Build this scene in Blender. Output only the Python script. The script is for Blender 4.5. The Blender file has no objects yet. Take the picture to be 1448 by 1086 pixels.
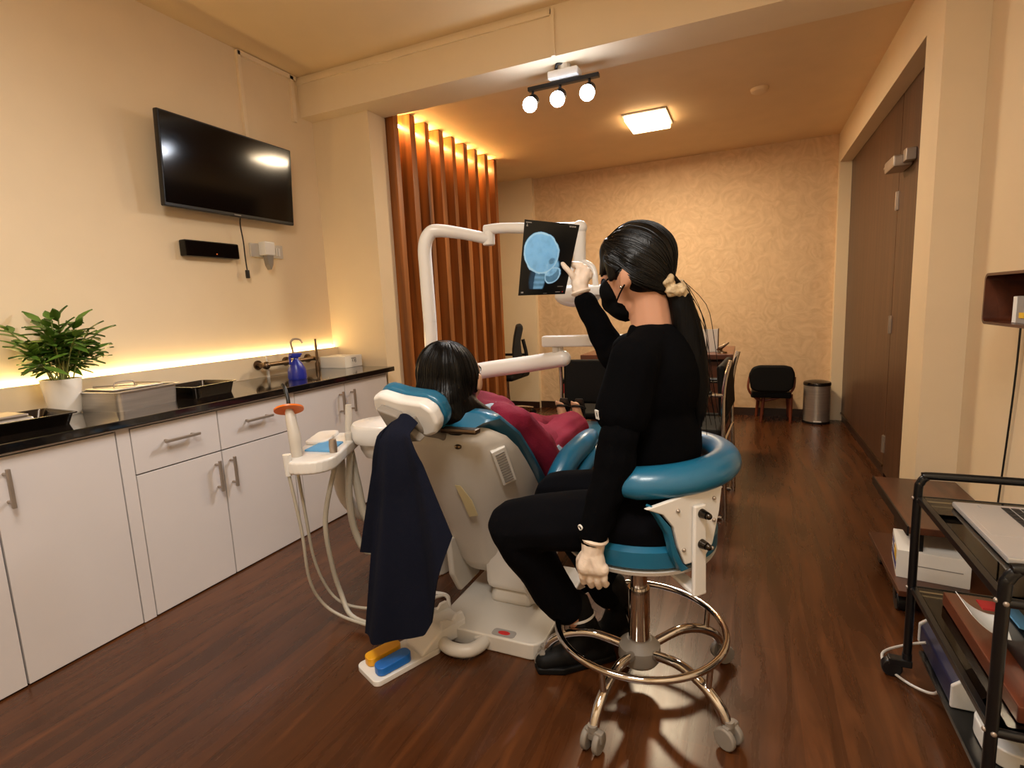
import bpy, bmesh, math, random
from mathutils import Vector as V, Matrix, Euler, noise
from mathutils.bvhtree import BVHTree
random.seed(7)
PI = math.pi
COL = bpy.context.scene.collection

# ------------------------------------------------------------------ materials
def lin(c):
    f = lambda u: u/12.92 if u <= .04045 else ((u+.055)/1.055)**2.4
    return tuple(f(x/255) for x in c)+(1,)

def mat(name, rgb, rough=.5, metal=0, var=.06, vscale=6, bump=0, bscale=60, coat=0, spec=.5, stretch=(1, 1, 1), rgb2=None, trans=0, alpha=1, emit=0, sheen=0, sss=0):
    m = bpy.data.materials.new(name); m.use_nodes = True
    nt = m.node_tree; p = nt.nodes['Principled BSDF']
    a = lin(rgb); b = lin(rgb2) if rgb2 else tuple(max(0, x*(1-3*var)) for x in a[:3])+(1,)
    tc = nt.nodes.new('ShaderNodeTexCoord'); mp = nt.nodes.new('ShaderNodeMapping')
    mp.inputs['Scale'].default_value = stretch
    nz = nt.nodes.new('ShaderNodeTexNoise'); nz.inputs['Scale'].default_value = vscale; nz.inputs['Detail'].default_value = 4
    rp = nt.nodes.new('ShaderNodeValToRGB'); rp.color_ramp.elements[0].position = .3; rp.color_ramp.elements[1].position = .7
    rp.color_ramp.elements[0].color = b; rp.color_ramp.elements[1].color = a
    L = nt.links.new
    L(tc.outputs['Object'], mp.inputs['Vector']); L(mp.outputs[0], nz.inputs['Vector']); L(nz.outputs['Fac'], rp.inputs['Fac'])
    L(rp.outputs['Color'], p.inputs['Base Color'])
    p.inputs['Roughness'].default_value = rough; p.inputs['Metallic'].default_value = metal
    p.inputs['Specular IOR Level'].default_value = spec
    if coat: p.inputs['Coat Weight'].default_value = coat; p.inputs['Coat Roughness'].default_value = .08
    if trans: p.inputs['Transmission Weight'].default_value = trans
    if sss: p.inputs['Subsurface Weight'].default_value = sss; p.inputs['Subsurface Radius'].default_value = (.01, .004, .002)
    if alpha < 1: p.inputs['Alpha'].default_value = alpha
    if sheen: p.inputs['Sheen Weight'].default_value = sheen
    if emit:
        p.inputs['Emission Color'].default_value = a; p.inputs['Emission Strength'].default_value = emit
    if bump:
        n2 = nt.nodes.new('ShaderNodeTexNoise'); n2.inputs['Scale'].default_value = bscale; n2.inputs['Detail'].default_value = 5
        bp = nt.nodes.new('ShaderNodeBump'); bp.inputs['Strength'].default_value = bump; bp.inputs['Distance'].default_value = .004
        L(mp.outputs[0], n2.inputs['Vector']); L(n2.outputs['Fac'], bp.inputs['Height']); L(bp.outputs[0], p.inputs['Normal'])
    return m

def wood(name, dark, light, axis=2, rough=.4, scale=9, coat=0, rnd=.0):
    m = mat(name, light, rough, rgb2=dark, vscale=scale, stretch=tuple(.09 if i == axis else 1.6 for i in range(3)), bump=.15, bscale=40, coat=coat)
    nt = m.node_tree
    nz = [n for n in nt.nodes if n.type == 'TEX_NOISE'][0]; nz.inputs['Distortion'].default_value = .7; nz.inputs['Detail'].default_value = 8
    if rnd:
        oi = nt.nodes.new('ShaderNodeObjectInfo'); mp = [n for n in nt.nodes if n.type == 'MAPPING'][0]
        cb = nt.nodes.new('ShaderNodeCombineXYZ'); mu = nt.nodes.new('ShaderNodeMath'); mu.operation = 'MULTIPLY'; mu.inputs[1].default_value = 37
        nt.links.new(oi.outputs['Random'], mu.inputs[0]); nt.links.new(mu.outputs[0], cb.inputs[0]); nt.links.new(mu.outputs[0], cb.inputs[2])
        nt.links.new(cb.outputs[0], mp.inputs['Location'])
    return m

def floor_mat():
    m = bpy.data.materials.new('dark_plank_floor'); m.use_nodes = True; nt = m.node_tree; p = nt.nodes['Principled BSDF']; L = nt.links.new
    tc = nt.nodes.new('ShaderNodeTexCoord'); mp = nt.nodes.new('ShaderNodeMapping'); mp.inputs['Rotation'].default_value = (0, 0, PI/2)
    br = nt.nodes.new('ShaderNodeTexBrick'); br.inputs['Scale'].default_value = 1; br.inputs['Brick Width'].default_value = 1.25; br.inputs['Row Height'].default_value = .145
    br.inputs['Mortar Size'].default_value = .0015; br.inputs['Color1'].default_value = (.25, .25, .25, 1); br.inputs['Color2'].default_value = (.75, .75, .75, 1); br.inputs['Mortar'].default_value = (.9, .9, .9, 1); br.offset = .37
    L(tc.outputs['Object'], mp.inputs['Vector']); L(mp.outputs[0], br.inputs['Vector'])
    m2 = nt.nodes.new('ShaderNodeMapping'); m2.inputs['Scale'].default_value = (3.2, .28, 1); L(tc.outputs['Object'], m2.inputs['Vector'])
    nz = nt.nodes.new('ShaderNodeTexNoise'); nz.inputs['Scale'].default_value = 6; nz.inputs['Detail'].default_value = 9; nz.inputs['Roughness'].default_value = .62; nz.inputs['Distortion'].default_value = .9
    L(m2.outputs[0], nz.inputs['Vector'])
    ad = nt.nodes.new('ShaderNodeMath'); ad.operation = 'MULTIPLY_ADD'; ad.inputs[1].default_value = .22; L(br.outputs['Color'], ad.inputs[0]); L(nz.outputs['Fac'], ad.inputs[2])
    rp = nt.nodes.new('ShaderNodeValToRGB'); e = rp.color_ramp.elements; e[0].position = .25; e[1].position = 1.0
    e[0].color = lin((44, 23, 10)); e[1].color = lin((110, 62, 28))
    k = rp.color_ramp.elements.new(.62); k.color = lin((72, 39, 17))
    L(ad.outputs[0], rp.inputs['Fac']); L(rp.outputs['Color'], p.inputs['Base Color'])
    mr = nt.nodes.new('ShaderNodeMapRange'); mr.inputs['To Min'].default_value = .2; mr.inputs['To Max'].default_value = .36; L(nz.outputs['Fac'], mr.inputs['Value']); L(mr.outputs[0], p.inputs['Roughness'])
    bp = nt.nodes.new('ShaderNodeBump'); bp.inputs['Strength'].default_value = .12; bp.inputs['Distance'].default_value = .002; L(nz.outputs['Fac'], bp.inputs['Height']); L(bp.outputs[0], p.inputs['Normal'])
    return m

def plaster_mat():
    m = mat('swirled_texture_plaster', (222, 192, 154), .6, rgb2=(204, 172, 134), vscale=6.5)
    nt = m.node_tree; nz = [n for n in nt.nodes if n.type == 'TEX_NOISE'][0]; nz.inputs['Distortion'].default_value = 3.2; nz.inputs['Detail'].default_value = 6
    bp = nt.nodes.new('ShaderNodeBump'); bp.inputs['Strength'].default_value = .28; bp.inputs['Distance'].default_value = .012
    nt.links.new(nz.outputs['Fac'], bp.inputs['Height']); nt.links.new(bp.outputs[0], nt.nodes['Principled BSDF'].inputs['Normal'])
    return m

def glass_mat(name, tint=(200, 205, 195), rough=.02, fac=.86):
    m = bpy.data.materials.new(name); m.use_nodes = True; nt = m.node_tree; nt.nodes.remove(nt.nodes['Principled BSDF'])
    out = nt.nodes['Material Output']; t = nt.nodes.new('ShaderNodeBsdfTransparent'); t.inputs[0].default_value = lin(tint)
    g = nt.nodes.new('ShaderNodeBsdfGlossy'); g.inputs['Roughness'].default_value = rough
    fr = nt.nodes.new('ShaderNodeFresnel'); fr.inputs[0].default_value = 1.5
    mx = nt.nodes.new('ShaderNodeMixShader'); nt.links.new(fr.outputs[0], mx.inputs[0]); nt.links.new(t.outputs[0], mx.inputs[1]); nt.links.new(g.outputs[0], mx.inputs[2]); nt.links.new(mx.outputs[0], out.inputs[0])
    return m

M = dict(
    wall=mat('cream_wall_paint', (231, 211, 178), .7, var=.01, bump=.05, bscale=180),
    beam=mat('cream_beam_paint', (238, 219, 188), .7, var=.01),
    ceil=mat('cream_ceiling_paint', (236, 210, 166), .8, var=.01),
    ceil2=mat('tan_ceiling_paint', (238, 210, 168), .7, var=.015),
    plaster=plaster_mat(), floor=floor_mat(),
    skirt=mat('dark_brown_skirting', (48, 28, 18), .4),
    doorwood=wood('dark_walnut_laminate', (66, 42, 28), (92, 62, 42), 2, .38, 14),
    slat=wood('varnished_orange_timber', (80, 42, 16), (176, 106, 46), 2, .42, 7, coat=.15, rnd=1),
    slatback=wood('varnished_timber_backing', (128, 72, 28), (190, 122, 58), 2, .45, 6),
    cab=mat('off_white_cabinet_laminate', (203, 196, 193), .35, var=.01),
    gap=mat('dark_brown_edge', (44, 26, 20), .6),
    granite=mat('polished_black_granite', (26, 22, 20), .07, rgb2=(10, 9, 9), vscale=160, coat=.4),
    nickel=mat('brushed_nickel', (176, 162, 148), .4, .7),
    bronze=mat('dull_bronze_metal', (120, 100, 80), .35, 1),
    chrome=mat('polished_chrome', (205, 200, 195), .08, 1, var=.01),
    steel=mat('brushed_stainless_steel', (206, 199, 190), .33, .8, stretch=(1, 1, 20), bump=.05),
    darksteel=mat('dark_tinted_steel', (70, 64, 58), .25, 1),
    black=mat('black_plastic', (18, 18, 19), .35), blackm=mat('matt_black_paint', (14, 14, 15), .3),
    screen=mat('glossy_black_screen', (3, 3, 4), .1, coat=0, var=0, spec=.35),
    white=mat('white_enamel_plastic', (220, 217, 212), .28, var=.01, coat=.2),
    whitem=mat('white_moulded_plastic', (205, 199, 190), .35, var=.015),
    ivory=mat('aged_ivory_plastic', (196, 189, 178), .4, var=.02),
    grey=mat('grey_rubber', (132, 124, 114), .55), hose=mat('grey_ribbed_hose', (176, 168, 152), .5, bump=.2, bscale=200),
    teal=mat('teal_vinyl_upholstery', (24, 96, 128), .32, var=.03, bump=.05, bscale=300, coat=.15),
    scrub=mat('black_scrub_cloth', (6, 6, 8), .95, var=.05, bump=.25, bscale=500, spec=.05),
    trouser=mat('black_trouser_cloth', (9, 9, 13), .95, var=.05, bump=.25, bscale=500, spec=.07),
    navy=mat('navy_towel_cloth', (16, 20, 36), .92, var=.05, bump=.5, bscale=600, spec=.15),
    maroon=mat('maroon_cotton', (126, 26, 50), .85, var=.06, bump=.35, bscale=220, spec=.2),
    skin=mat('warm_skin', (192, 142, 114), .5, var=.03, bump=.05, bscale=300, sss=.08),
    skin2=mat('pale_skin', (206, 160, 128), .5, var=.03, sss=.08),
    glove=mat('white_latex_glove', (226, 208, 190), .5, var=.02, bump=.25, bscale=140, sss=.05),
    hair=mat('glossy_black_hair', (7, 6, 6), .34, rgb2=(3, 2, 2), vscale=70, stretch=(1.6, 1.6, .10), bump=.3, bscale=150, spec=.22),
    hair2=mat('matt_black_hair', (7, 6, 6), .5, rgb2=(3, 2, 2), vscale=70, stretch=(1.6, 1.6, .10), bump=.3, bscale=150, spec=.1),
    mask=mat('black_face_mask', (7, 7, 8), .9, bump=.15, bscale=400, spec=.08),
    scr=mat('beige_knit_fabric', (206, 186, 150), .9, rgb2=(160, 136, 104), vscale=60, bump=.6, bscale=120),
    shoe=mat('black_shoe_leather', (9, 9, 9), .6, spec=.2), cloth_w=mat('white_thread', (225, 222, 216), .8),
    leaf=mat('green_leaf', (104, 138, 48), .42, rgb2=(58, 94, 30), vscale=12), stem=mat('green_stem', (122, 128, 62), .6), soil=mat('dark_soil', (40, 30, 22), .95, bump=.8),
    pot=mat('glossy_white_ceramic', (238, 232, 222), .2, coat=.4, var=.01),
    blue=mat('blue_plastic', (26, 104, 190), .35), deepblue=mat('deep_blue_plastic', (28, 42, 150), .3), navyp=mat('navy_plastic', (34, 36, 66), .4),
    yellow=mat('yellow_plastic', (226, 162, 24), .35), orange=mat('orange_plastic', (246, 122, 30), .35),
    red=mat('red_print', (190, 34, 34), .5), lightblue=mat('light_blue_paper', (96, 160, 208), .7), palecloth=mat('pale_blue_cloth', (168, 190, 204), .85),
    glass=glass_mat('smoked_shelf_glass', (206, 206, 196)),
    shelfwood=wood('dark_reddish_shelf_wood', (58, 28, 18), (104, 54, 32), 1, .35, 8, coat=.1),
    redwood=wood('reddish_brown_board', (70, 34, 20), (122, 64, 40), 1, .3, 8, coat=.2),
    darkwood=wood('dark_brown_board', (50, 26, 16), (92, 52, 32), 1, .35, 8, coat=.2),
    desk=wood('brown_desk_wood', (74, 36, 18), (112, 58, 30), 0, .35, 8, coat=.2),
    legwood=wood('reddish_chair_wood', (82, 34, 18), (120, 56, 30), 2, .4, 10),
    padblack=mat('black_upholstery', (10, 9, 9), .65, bump=.2, bscale=300, spec=.2), mesh=mat('black_mesh_fabric', (24, 22, 21), .7, bump=.4, bscale=500),
    silver=mat('silver_laptop_shell', (206, 202, 198), .32, .6, var=.01), paper=mat('white_paper', (236, 232, 224), .7, var=.01), keyc=mat('black_keycaps', (22, 22, 24), .5),
    yprint=mat('yellow_print', (238, 190, 40), .6), bprint=mat('dark_blue_print', (50, 54, 120), .6), kprint=mat('black_print', (20, 20, 20), .6), gprint=mat('grey_print', (150, 144, 138), .6),
    led=mat('warm_led_glow', (255, 224, 160), .5, emit=24, var=0), led2=mat('warm_slat_led_glow', (255, 204, 124), .5, emit=170, var=0),
    panel=mat('warm_panel_glow', (255, 214, 160), .5, emit=14, var=0), bulb=mat('cool_bulb_glow', (232, 240, 255), .5, emit=40, var=0),
    lcd=mat('lit_blue_white_screen', (214, 236, 255), .5, emit=1.6, var=0),
    brown=mat('brown_belt_cord', (60, 34, 20), .6), paleyellow=mat('pale_yellow', (228, 212, 164), .4),
)

# ------------------------------------------------------------------ mesh helpers
class MB:
    def __init__(s): s.bm = bmesh.new()
    def add(s, bm, mtx=None):
        me = bpy.data.meshes.new('tmp')
        if mtx is not None: bm.transform(mtx)
        bm.to_mesh(me); bm.free(); s.bm.from_mesh(me); bpy.data.meshes.remove(me); return s
    def box(s, x0, x1, y0, y1, z0, z1, bev=0, seg=2, mtx=None):
        b = bmesh.new(); bmesh.ops.create_cube(b, size=1)
        bmesh.ops.transform(b, matrix=Matrix.Translation(((x0+x1)/2, (y0+y1)/2, (z0+z1)/2)) @ Matrix.Diagonal((abs(x1-x0), abs(y1-y0), abs(z1-z0), 1)), verts=b.verts)
        if bev: bmesh.ops.bevel(b, geom=b.edges[:], offset=bev, segments=seg, profile=.5, affect='EDGES')
        return s.add(b, mtx)
    def cyl(s, p0, p1, r0, r1=None, n=24, bev=0):
        p0, p1 = V(p0), V(p1); r1 = r0 if r1 is None else r1; d = p1-p0
        b = bmesh.new(); bmesh.ops.create_cone(b, cap_ends=True, segments=n, radius1=r0, radius2=r1, depth=d.length)
        if bev: bmesh.ops.bevel(b, geom=[e for e in b.edges if len(e.link_faces) == 2 and abs(e.verts[0].co.z-e.verts[1].co.z) < 1e-6], offset=bev, segments=3, profile=.5, affect='EDGES')
        return s.add(b, Matrix.Translation((p0+p1)/2) @ d.to_track_quat('Z', 'Y').to_matrix().to_4x4())
    def ball(s, c, r, n=16, rot=(0, 0, 0)):
        r = (r, r, r) if not hasattr(r, '__len__') else r
        b = bmesh.new(); bmesh.ops.create_uvsphere(b, u_segments=n*2, v_segments=n, radius=1)
        return s.add(b, Matrix.Translation(c) @ Euler(rot).to_matrix().to_4x4() @ Matrix.Diagonal((*r, 1)))
    def tube(s, pts, r, n=10, closed=False, sub=6, radii=None, flat=1):
        P = [V(p) for p in pts]; N = len(P); R = radii or [r]*N; Q = []; RR = []
        if sub <= 1: Q, RR = P, list(R)
        else:
            rng = N if closed else N-1
            for i in range(rng):
                a, b, c, d = (P[(i-1) % N], P[i], P[(i+1) % N], P[(i+2) % N]) if closed else (P[max(i-1, 0)], P[i], P[i+1], P[min(i+2, N-1)])
                for k in range(sub):
                    t = k/sub
                    Q.append(.5*((2*b)+(c-a)*t+(2*a-5*b+4*c-d)*t*t+(3*b-a-3*c+d)*t**3)); RR.append(R[i]*(1-t)+R[(i+1) % N]*t)
            if not closed: Q.append(P[-1]); RR.append(R[-1])
        b = bmesh.new(); rings = []; n1 = None
        for i, q in enumerate(Q):
            t = (Q[(i+1) % len(Q)]-Q[i-1]) if closed else (Q[min(i+1, len(Q)-1)]-Q[max(i-1, 0)])
            t = t.normalized() if t.length > 1e-9 else V((0, 0, 1))
            if n1 is None: n1 = t.orthogonal().normalized()
            n1 = (n1-t*n1.dot(t)); n1 = n1.normalized() if n1.length > 1e-6 else t.orthogonal().normalized()
            n2 = t.cross(n1)
            rings.append([b.verts.new(q+n1*math.cos(2*PI*k/n)*RR[i]+n2*math.sin(2*PI*k/n)*RR[i]*flat) for k in range(n)])
        m = len(rings)
        for i in range(m if closed else m-1):
            A, B = rings[i], rings[(i+1) % m]
            for k in range(n): b.faces.new((A[k], A[(k+1) % n], B[(k+1) % n], B[k]))
        if not closed: b.faces.new(rings[0][::-1]); b.faces.new(rings[-1])
        return s.add(b)
    def lathe(s, prof, c, n=32, mtx=None, sx=1, sy=1):
        b = bmesh.new(); rings = []
        for r, z in prof:
            rings.append([b.verts.new((c[0]+sx*max(r, 1e-5)*math.cos(2*PI*k/n), c[1]+sy*max(r, 1e-5)*math.sin(2*PI*k/n), c[2]+z)) for k in range(n)])
        for A, B in zip(rings, rings[1:]):
            for k in range(n): b.faces.new((A[k], A[(k+1) % n], B[(k+1) % n], B[k]))
        bmesh.ops.remove_doubles(b, verts=b.verts, dist=2e-5); bmesh.ops.recalc_face_normals(b, faces=b.faces)
        return s.add(b, mtx)
    def prism(s, poly, f0, f1, bev=0, seg=3, mtx=None):
        """poly: list of 2D points; f0,f1: functions (u,v)->3D for the two ends"""
        b = bmesh.new(); A = [b.verts.new(f0(*p)) for p in poly]; B = [b.verts.new(f1(*p)) for p in poly]; n = len(poly)
        b.faces.new(A[::-1]); b.faces.new(B)
        for k in range(n): b.faces.new((A[k], A[(k+1) % n], B[(k+1) % n], B[k]))
        bmesh.ops.recalc_face_normals(b, faces=b.faces)
        if bev: bmesh.ops.bevel(b, geom=b.edges[:], offset=bev, segments=seg, profile=.5, affect='EDGES', clamp_overlap=True)
        return s.add(b, mtx)
    def grid(s, f, nu, nv, thick=0):
        b = bmesh.new(); G = [[b.verts.new(f(i/nu, j/nv)) for j in range(nv+1)] for i in range(nu+1)]
        for i in range(nu):
            for j in range(nv): b.faces.new((G[i][j], G[i+1][j], G[i+1][j+1], G[i][j+1]))
        bmesh.ops.recalc_face_normals(b, faces=b.faces)
        if thick: bmesh.ops.solidify(b, geom=b.faces[:], thickness=thick)
        return s.add(b)

def obj(name, mb, m, parent=None, flat=False, ang=40):
    if isinstance(mb, MB):
        me = bpy.data.meshes.new(name); mb.bm.to_mesh(me); mb.bm.free()
    else: me = mb; me.name = name
    me.materials.clear(); me.materials.append(M[m] if isinstance(m, str) else m)
    if not flat:
        me.polygons.foreach_set('use_smooth', [True]*len(me.polygons)); me.set_sharp_from_angle(angle=math.radians(ang))
    o = bpy.data.objects.new(name, me); COL.objects.link(o)
    if not flat and ang < 100:
        wn = o.modifiers.new('weighted', 'WEIGHTED_NORMAL'); wn.keep_sharp = True; wn.weight = 90
    if parent is not None:
        off = V((0, 0, 0)); q = parent
        while q is not None: off += q.location; q = q.parent
        me.transform(Matrix.Translation(-off)); o.parent = parent
    return o

def tag(o, label, cat, group=None):
    o['label'] = label; o['category'] = cat
    if group: o['group'] = group
    return o
def thing(name, label, cat, loc, group=None):
    o = bpy.data.objects.new(name, None); COL.objects.link(o); o.location = loc; o.empty_display_size = .05
    return tag(o, label, cat, group)
def at(o, loc):
    """moves a one-mesh thing's origin to loc without moving its geometry"""
    o.data.transform(Matrix.Translation(-V(loc))); o.location = loc; return o
def struct(name, mb, m, parent=None, flat=False):
    o = obj(name, mb, m, parent, flat)
    if parent is None: o['kind'] = 'structure'
    return o
def dup(root, loc, rotz=0, label=None, group=None):
    r = root.copy(); COL.objects.link(r); r.location = loc; r.rotation_euler = (0, 0, rotz)
    if label: r['label'] = label
    if group: r['group'] = group
    for ch in list(root.children):
        c = ch.copy(); COL.objects.link(c); c.parent = r
        for g in ch.children:
            d = g.copy(); COL.objects.link(d); d.parent = c
    return r

ICO = bmesh.new(); bmesh.ops.create_icosphere(ICO, subdivisions=2, radius=1); ICOV = [v.co.copy() for v in ICO.verts]; ICO.free()
def blob(prims, voxel=.008, smooth=4, folds=None):
    """one continuous skin over tapered limbs ('c', p0, r0, p1, r1) and ellipsoids ('e', centre, radii, rot)"""
    mb = MB()
    for p in prims:
        if p[0] == 'c':
            b = bmesh.new()
            for c, r in ((V(p[1]), p[2]), (V(p[3]), p[4])):
                for d in ICOV: b.verts.new(c+d*r)
            h = bmesh.ops.convex_hull(b, input=b.verts[:])
            bmesh.ops.delete(b, geom=[g for g in h['geom_interior'] if isinstance(g, bmesh.types.BMVert)], context='VERTS')
            mb.add(b)
        else:
            mb.ball(p[1], p[2], 14, p[3] if len(p) > 3 else (0, 0, 0))
    me = bpy.data.meshes.new('tmp'); mb.bm.to_mesh(me); mb.bm.free()
    o = bpy.data.objects.new('tmp', me); COL.objects.link(o)
    r = o.modifiers.new('r', 'REMESH'); r.mode = 'VOXEL'; r.voxel_size = voxel
    if smooth: q = o.modifiers.new('s', 'SMOOTH'); q.iterations = smooth; q.factor = .5
    dg = bpy.context.evaluated_depsgraph_get(); out = bpy.data.meshes.new_from_object(o.evaluated_get(dg))
    bpy.data.objects.remove(o); bpy.data.meshes.remove(me)
    if folds:
        amp, sc, fn = folds; nr = [v.normal.copy() for v in out.vertices]
        for v, n in zip(out.vertices, nr):
            c = v.co; w = fn(c) if fn else 1
            v.co = c+n*amp*w*noise.noise(V((c.x*sc[0], c.y*sc[1], c.z*sc[2])))
    return out

def rotz(c, a, pts_prims):
    R = Matrix.Translation(c) @ Matrix.Rotation(a, 4, 'Z') @ Matrix.Translation(-V(c)); o = []
    for p in pts_prims:
        if p[0] == 'c': o.append(('c', R @ V(p[1]), p[2], R @ V(p[3]), p[4]))
        else:
            r = p[3] if len(p) > 3 else (0, 0, 0); o.append(('e', R @ V(p[1]), p[2], (r[0], r[1], r[2]+a)))
    return o
def text_mesh(s, size, right, up, loc, thick=.0003):
    cu = bpy.data.curves.new('t', 'FONT'); cu.body = s; cu.size = size; cu.extrude = thick; cu.align_x = 'CENTER'; cu.align_y = 'CENTER'
    o = bpy.data.objects.new('t', cu); COL.objects.link(o); dg = bpy.context.evaluated_depsgraph_get()
    me = bpy.data.meshes.new_from_object(o.evaluated_get(dg)); bpy.data.objects.remove(o); bpy.data.curves.remove(cu)
    r, u = V(right).normalized(), V(up).normalized(); n = r.cross(u)
    mt = Matrix((r, u, n)).transposed().to_4x4(); mt.translation = V(loc); me.transform(mt); return me
def area(name, loc, size, power, col, rot=(0, 0, 0), size_y=None):
    l = bpy.data.lights.new(name, 'AREA'); l.energy = power; l.color = col; l.size = size
    if size_y: l.shape = 'RECTANGLE'; l.size_y = size_y
    o = bpy.data.objects.new(name, l); COL.objects.link(o); o.location = loc; o.rotation_euler = rot; return o

# ------------------------------------------------------------------ camera
H = 1.1
yaw, pitch, roll, F = -.42008714, -.14478544, -.04491293, 753.46
fw = V((math.sin(yaw)*math.cos(pitch), math.cos(yaw)*math.cos(pitch), math.sin(pitch)))
rt = V((math.cos(yaw), -math.sin(yaw), 0)); up = rt.cross(fw)
r2 = rt*math.cos(roll)+up*math.sin(roll); u2 = r2.cross(fw)
cam = bpy.data.cameras.new('camera'); co = bpy.data.objects.new('camera', cam); COL.objects.link(co)
mt = Matrix((r2, u2, -fw)).transposed().to_4x4(); mt.translation = (0, 0, H); co.matrix_world = mt
cam.sensor_width = 36; cam.lens = 36*F/1448; cam.clip_start = .02
sc = bpy.context.scene; sc.camera = co
sc.view_settings.view_transform = 'Standard'; sc.view_settings.look = 'None'; sc.view_settings.gamma = 1; sc.view_settings.exposure = -.12; sc.view_settings.use_curve_mapping = False
w = bpy.data.worlds.new('world'); sc.world = w; w.use_nodes = True
w.node_tree.nodes['Background'].inputs[0].default_value = (.9, .8, .7, 1); w.node_tree.nodes['Background'].inputs[1].default_value = .02

# ------------------------------------------------------------------ room shell
struct('floor', MB().box(-2.7, 1.0, -1.3, 5.5, -.1, 0), 'floor', flat=True)
struct('wall_left', MB().box(-2.66, -2.54, -1.2, 5.45, 0, 2.6), 'wall', flat=True)
struct('wall_right', MB().box(.80, .92, -1.2, 2.68, 0, 2.6), 'wall', flat=True)
struct('wall_front', MB().box(-2.6, .9, -1.32, -1.2, 0, 2.6), 'wall', flat=True)
struct('wall_back', MB().box(-2.6, .9, 5.34, 5.46, 0, 2.5), 'plaster', flat=True)
struct('ceiling', MB().box(-2.6, .9, -1.2, 2.70, 2.53, 2.62), 'ceil', flat=True)
struct('ceiling_rear', MB().box(-2.6, .9, 2.94, 5.4, 2.38, 2.50), 'ceil2', flat=True)
struct('beam', MB().box(-2.54, .9, 2.68, 2.94, 2.30, 2.62), 'beam', flat=True)
struct('column_left', MB().box(-2.54, -2.11, 2.78, 2.95, 0, 2.30), 'wall', flat=True)
struct('column_right', MB().box(.66, .92, 2.68, 2.92, 0, 2.30), 'wall', flat=True)
struct('wall_right_rear', MB().box(.66, .92, 5.25, 5.36, 0, 2.40).box(.66, .92, 2.92, 5.25, 2.14, 2.40), 'wall', flat=True)
struct('column_back', MB().box(-2.54, -2.04, 5.28, 5.34, 0, 2.38), 'wall', flat=True)
struct('baseboard_back', MB().box(-2.04, .66, 5.322, 5.342, 0, .07).box(-2.54, -2.04, 5.262, 5.282, 0, .07), 'skirt')
struct('baseboard_right', MB().box(.65, .66, 2.68, 2.92, 0, .05).box(.65, .8, 2.67, 2.68, 0, .05), 'skirt')
# cable trunking along the left wall's top and down the beam
struct('trim_1', MB().box(-2.542, -2.522, 2.245, 2.265, 2.05, 2.52).box(-2.542, -2.522, 2.25, 2.66, 2.50, 2.525).box(-2.542, -2.522, 2.61, 2.635, 2.26, 2.52).box(-2.54, -.90, 2.668, 2.682, 2.485, 2.51).box(-.905, -.885, 2.668, 2.682, 2.30, 2.51), 'beam')
struct('trim_2', MB().box(-2.54, -2.50, -.4, 2.78, .766, .885, .002), 'wall')   # boxed ledge above the worktop
d = struct('door_1', MB().box(.745, .79, 3.672, 5.25, .065, 2.145), 'doorwood')
obj('door_leaf', MB().box(.745, .79, 2.92, 3.664, .03, 2.145), 'doorwood', d)
obj('kick_strip', MB().box(.75, .79, 3.672, 5.25, 0, .06), 'skirt', d)
obj('edge_trim', MB().box(.738, .79, 3.672, 5.25, .06, .072), 'bronze', d)
for z in (1.58, .90, .20):
    obj('hinge', MB().box(.738, .75, 3.645, 3.69, z-.05, z+.05, .002).cyl((.737, 3.667, z-.05), (.737, 3.667, z+.05), .006), 'nickel', d)
obj('door_closer', MB().box(.66, .745, 3.40, 3.60, 1.715, 1.775, .01).box(.70, .745, 3.34, 3.40, 1.73, 1.79, .005).box(.69, .70, 3.56, 3.78, 1.77, 1.785, .003), 'nickel', d)

# ------------------------------------------------------------------ slat wall
t = thing('slat_screen', 'tall screen of orange-brown timber slats lit from the top beside the column', 'slatted screen', (-2.08, 3.7, 0))
obj('backing_board', MB().box(-2.17, -2.15, 2.95, 4.50, 0, 2.378), 'slatback', t)
for i in range(9):
    y = 2.96+i*.1835; wd = .062 if i % 2 else .052
    obj('slat', MB().box(-2.15, -2.055, y, y+wd, 0, 2.376, .003), 'slat', t)
obj('led_strip', MB().box(-2.148, -2.134, 2.98, 4.48, 2.305, 2.317), 'led2', t)

# ------------------------------------------------------------------ lamps and added fill lights
t = thing('track_light', 'black bar light with three bright white spot heads under the ceiling beam', 'ceiling light', (-.89, 2.80, 2.30))
obj('ceiling_mount', MB().box(-.96, -.80, 2.76, 2.84, 2.235, 2.275, .008).cyl((-.88, 2.80, 2.275), (-.88, 2.80, 2.30), .035), 'white', t)
obj('cable_bundle', MB().tube([(-.92, 2.78, 2.275), (-.90, 2.76, 2.30), (-.86, 2.79, 2.29), (-.84, 2.8, 2.27)], .008), 'black', t)
obj('bar', MB().box(-1.08, -.70, 2.785, 2.815, 2.21, 2.23, .003), 'blackm', t)
for x in (-1.055, -.905, -.75):
    tgt = V((x*.9-.05, 0.4, .5)); p = V((x, 2.78, 2.15)); dr = (tgt-p).normalized()
    hd = obj('spot_head', MB().cyl(p-dr*.035, p+dr*.045, .030, .036, 24, .004).cyl((x, 2.8, 2.212), p, .007), 'blackm', t)
    obj('bulb', MB().ball(p+dr*.040, (.037, .037, .037), 12), 'bulb', hd)
    l = bpy.data.lights.new('spot_lamp', 'SPOT'); l.energy = 34; l.color = (.93, .95, 1); l.spot_size = 2.2; l.spot_blend = .8; l.shadow_soft_size = .03
    lo = bpy.data.objects.new('spot_lamp', l); COL.objects.link(lo); lo.location = p+dr*.085; lo.rotation_euler = dr.to_track_quat('-Z', 'Y').to_euler()
t = thing('ceiling_panel_light', 'square warm glowing panel light in the tan rear ceiling', 'ceiling light', (-.68, 4.10, 2.38))
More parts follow.
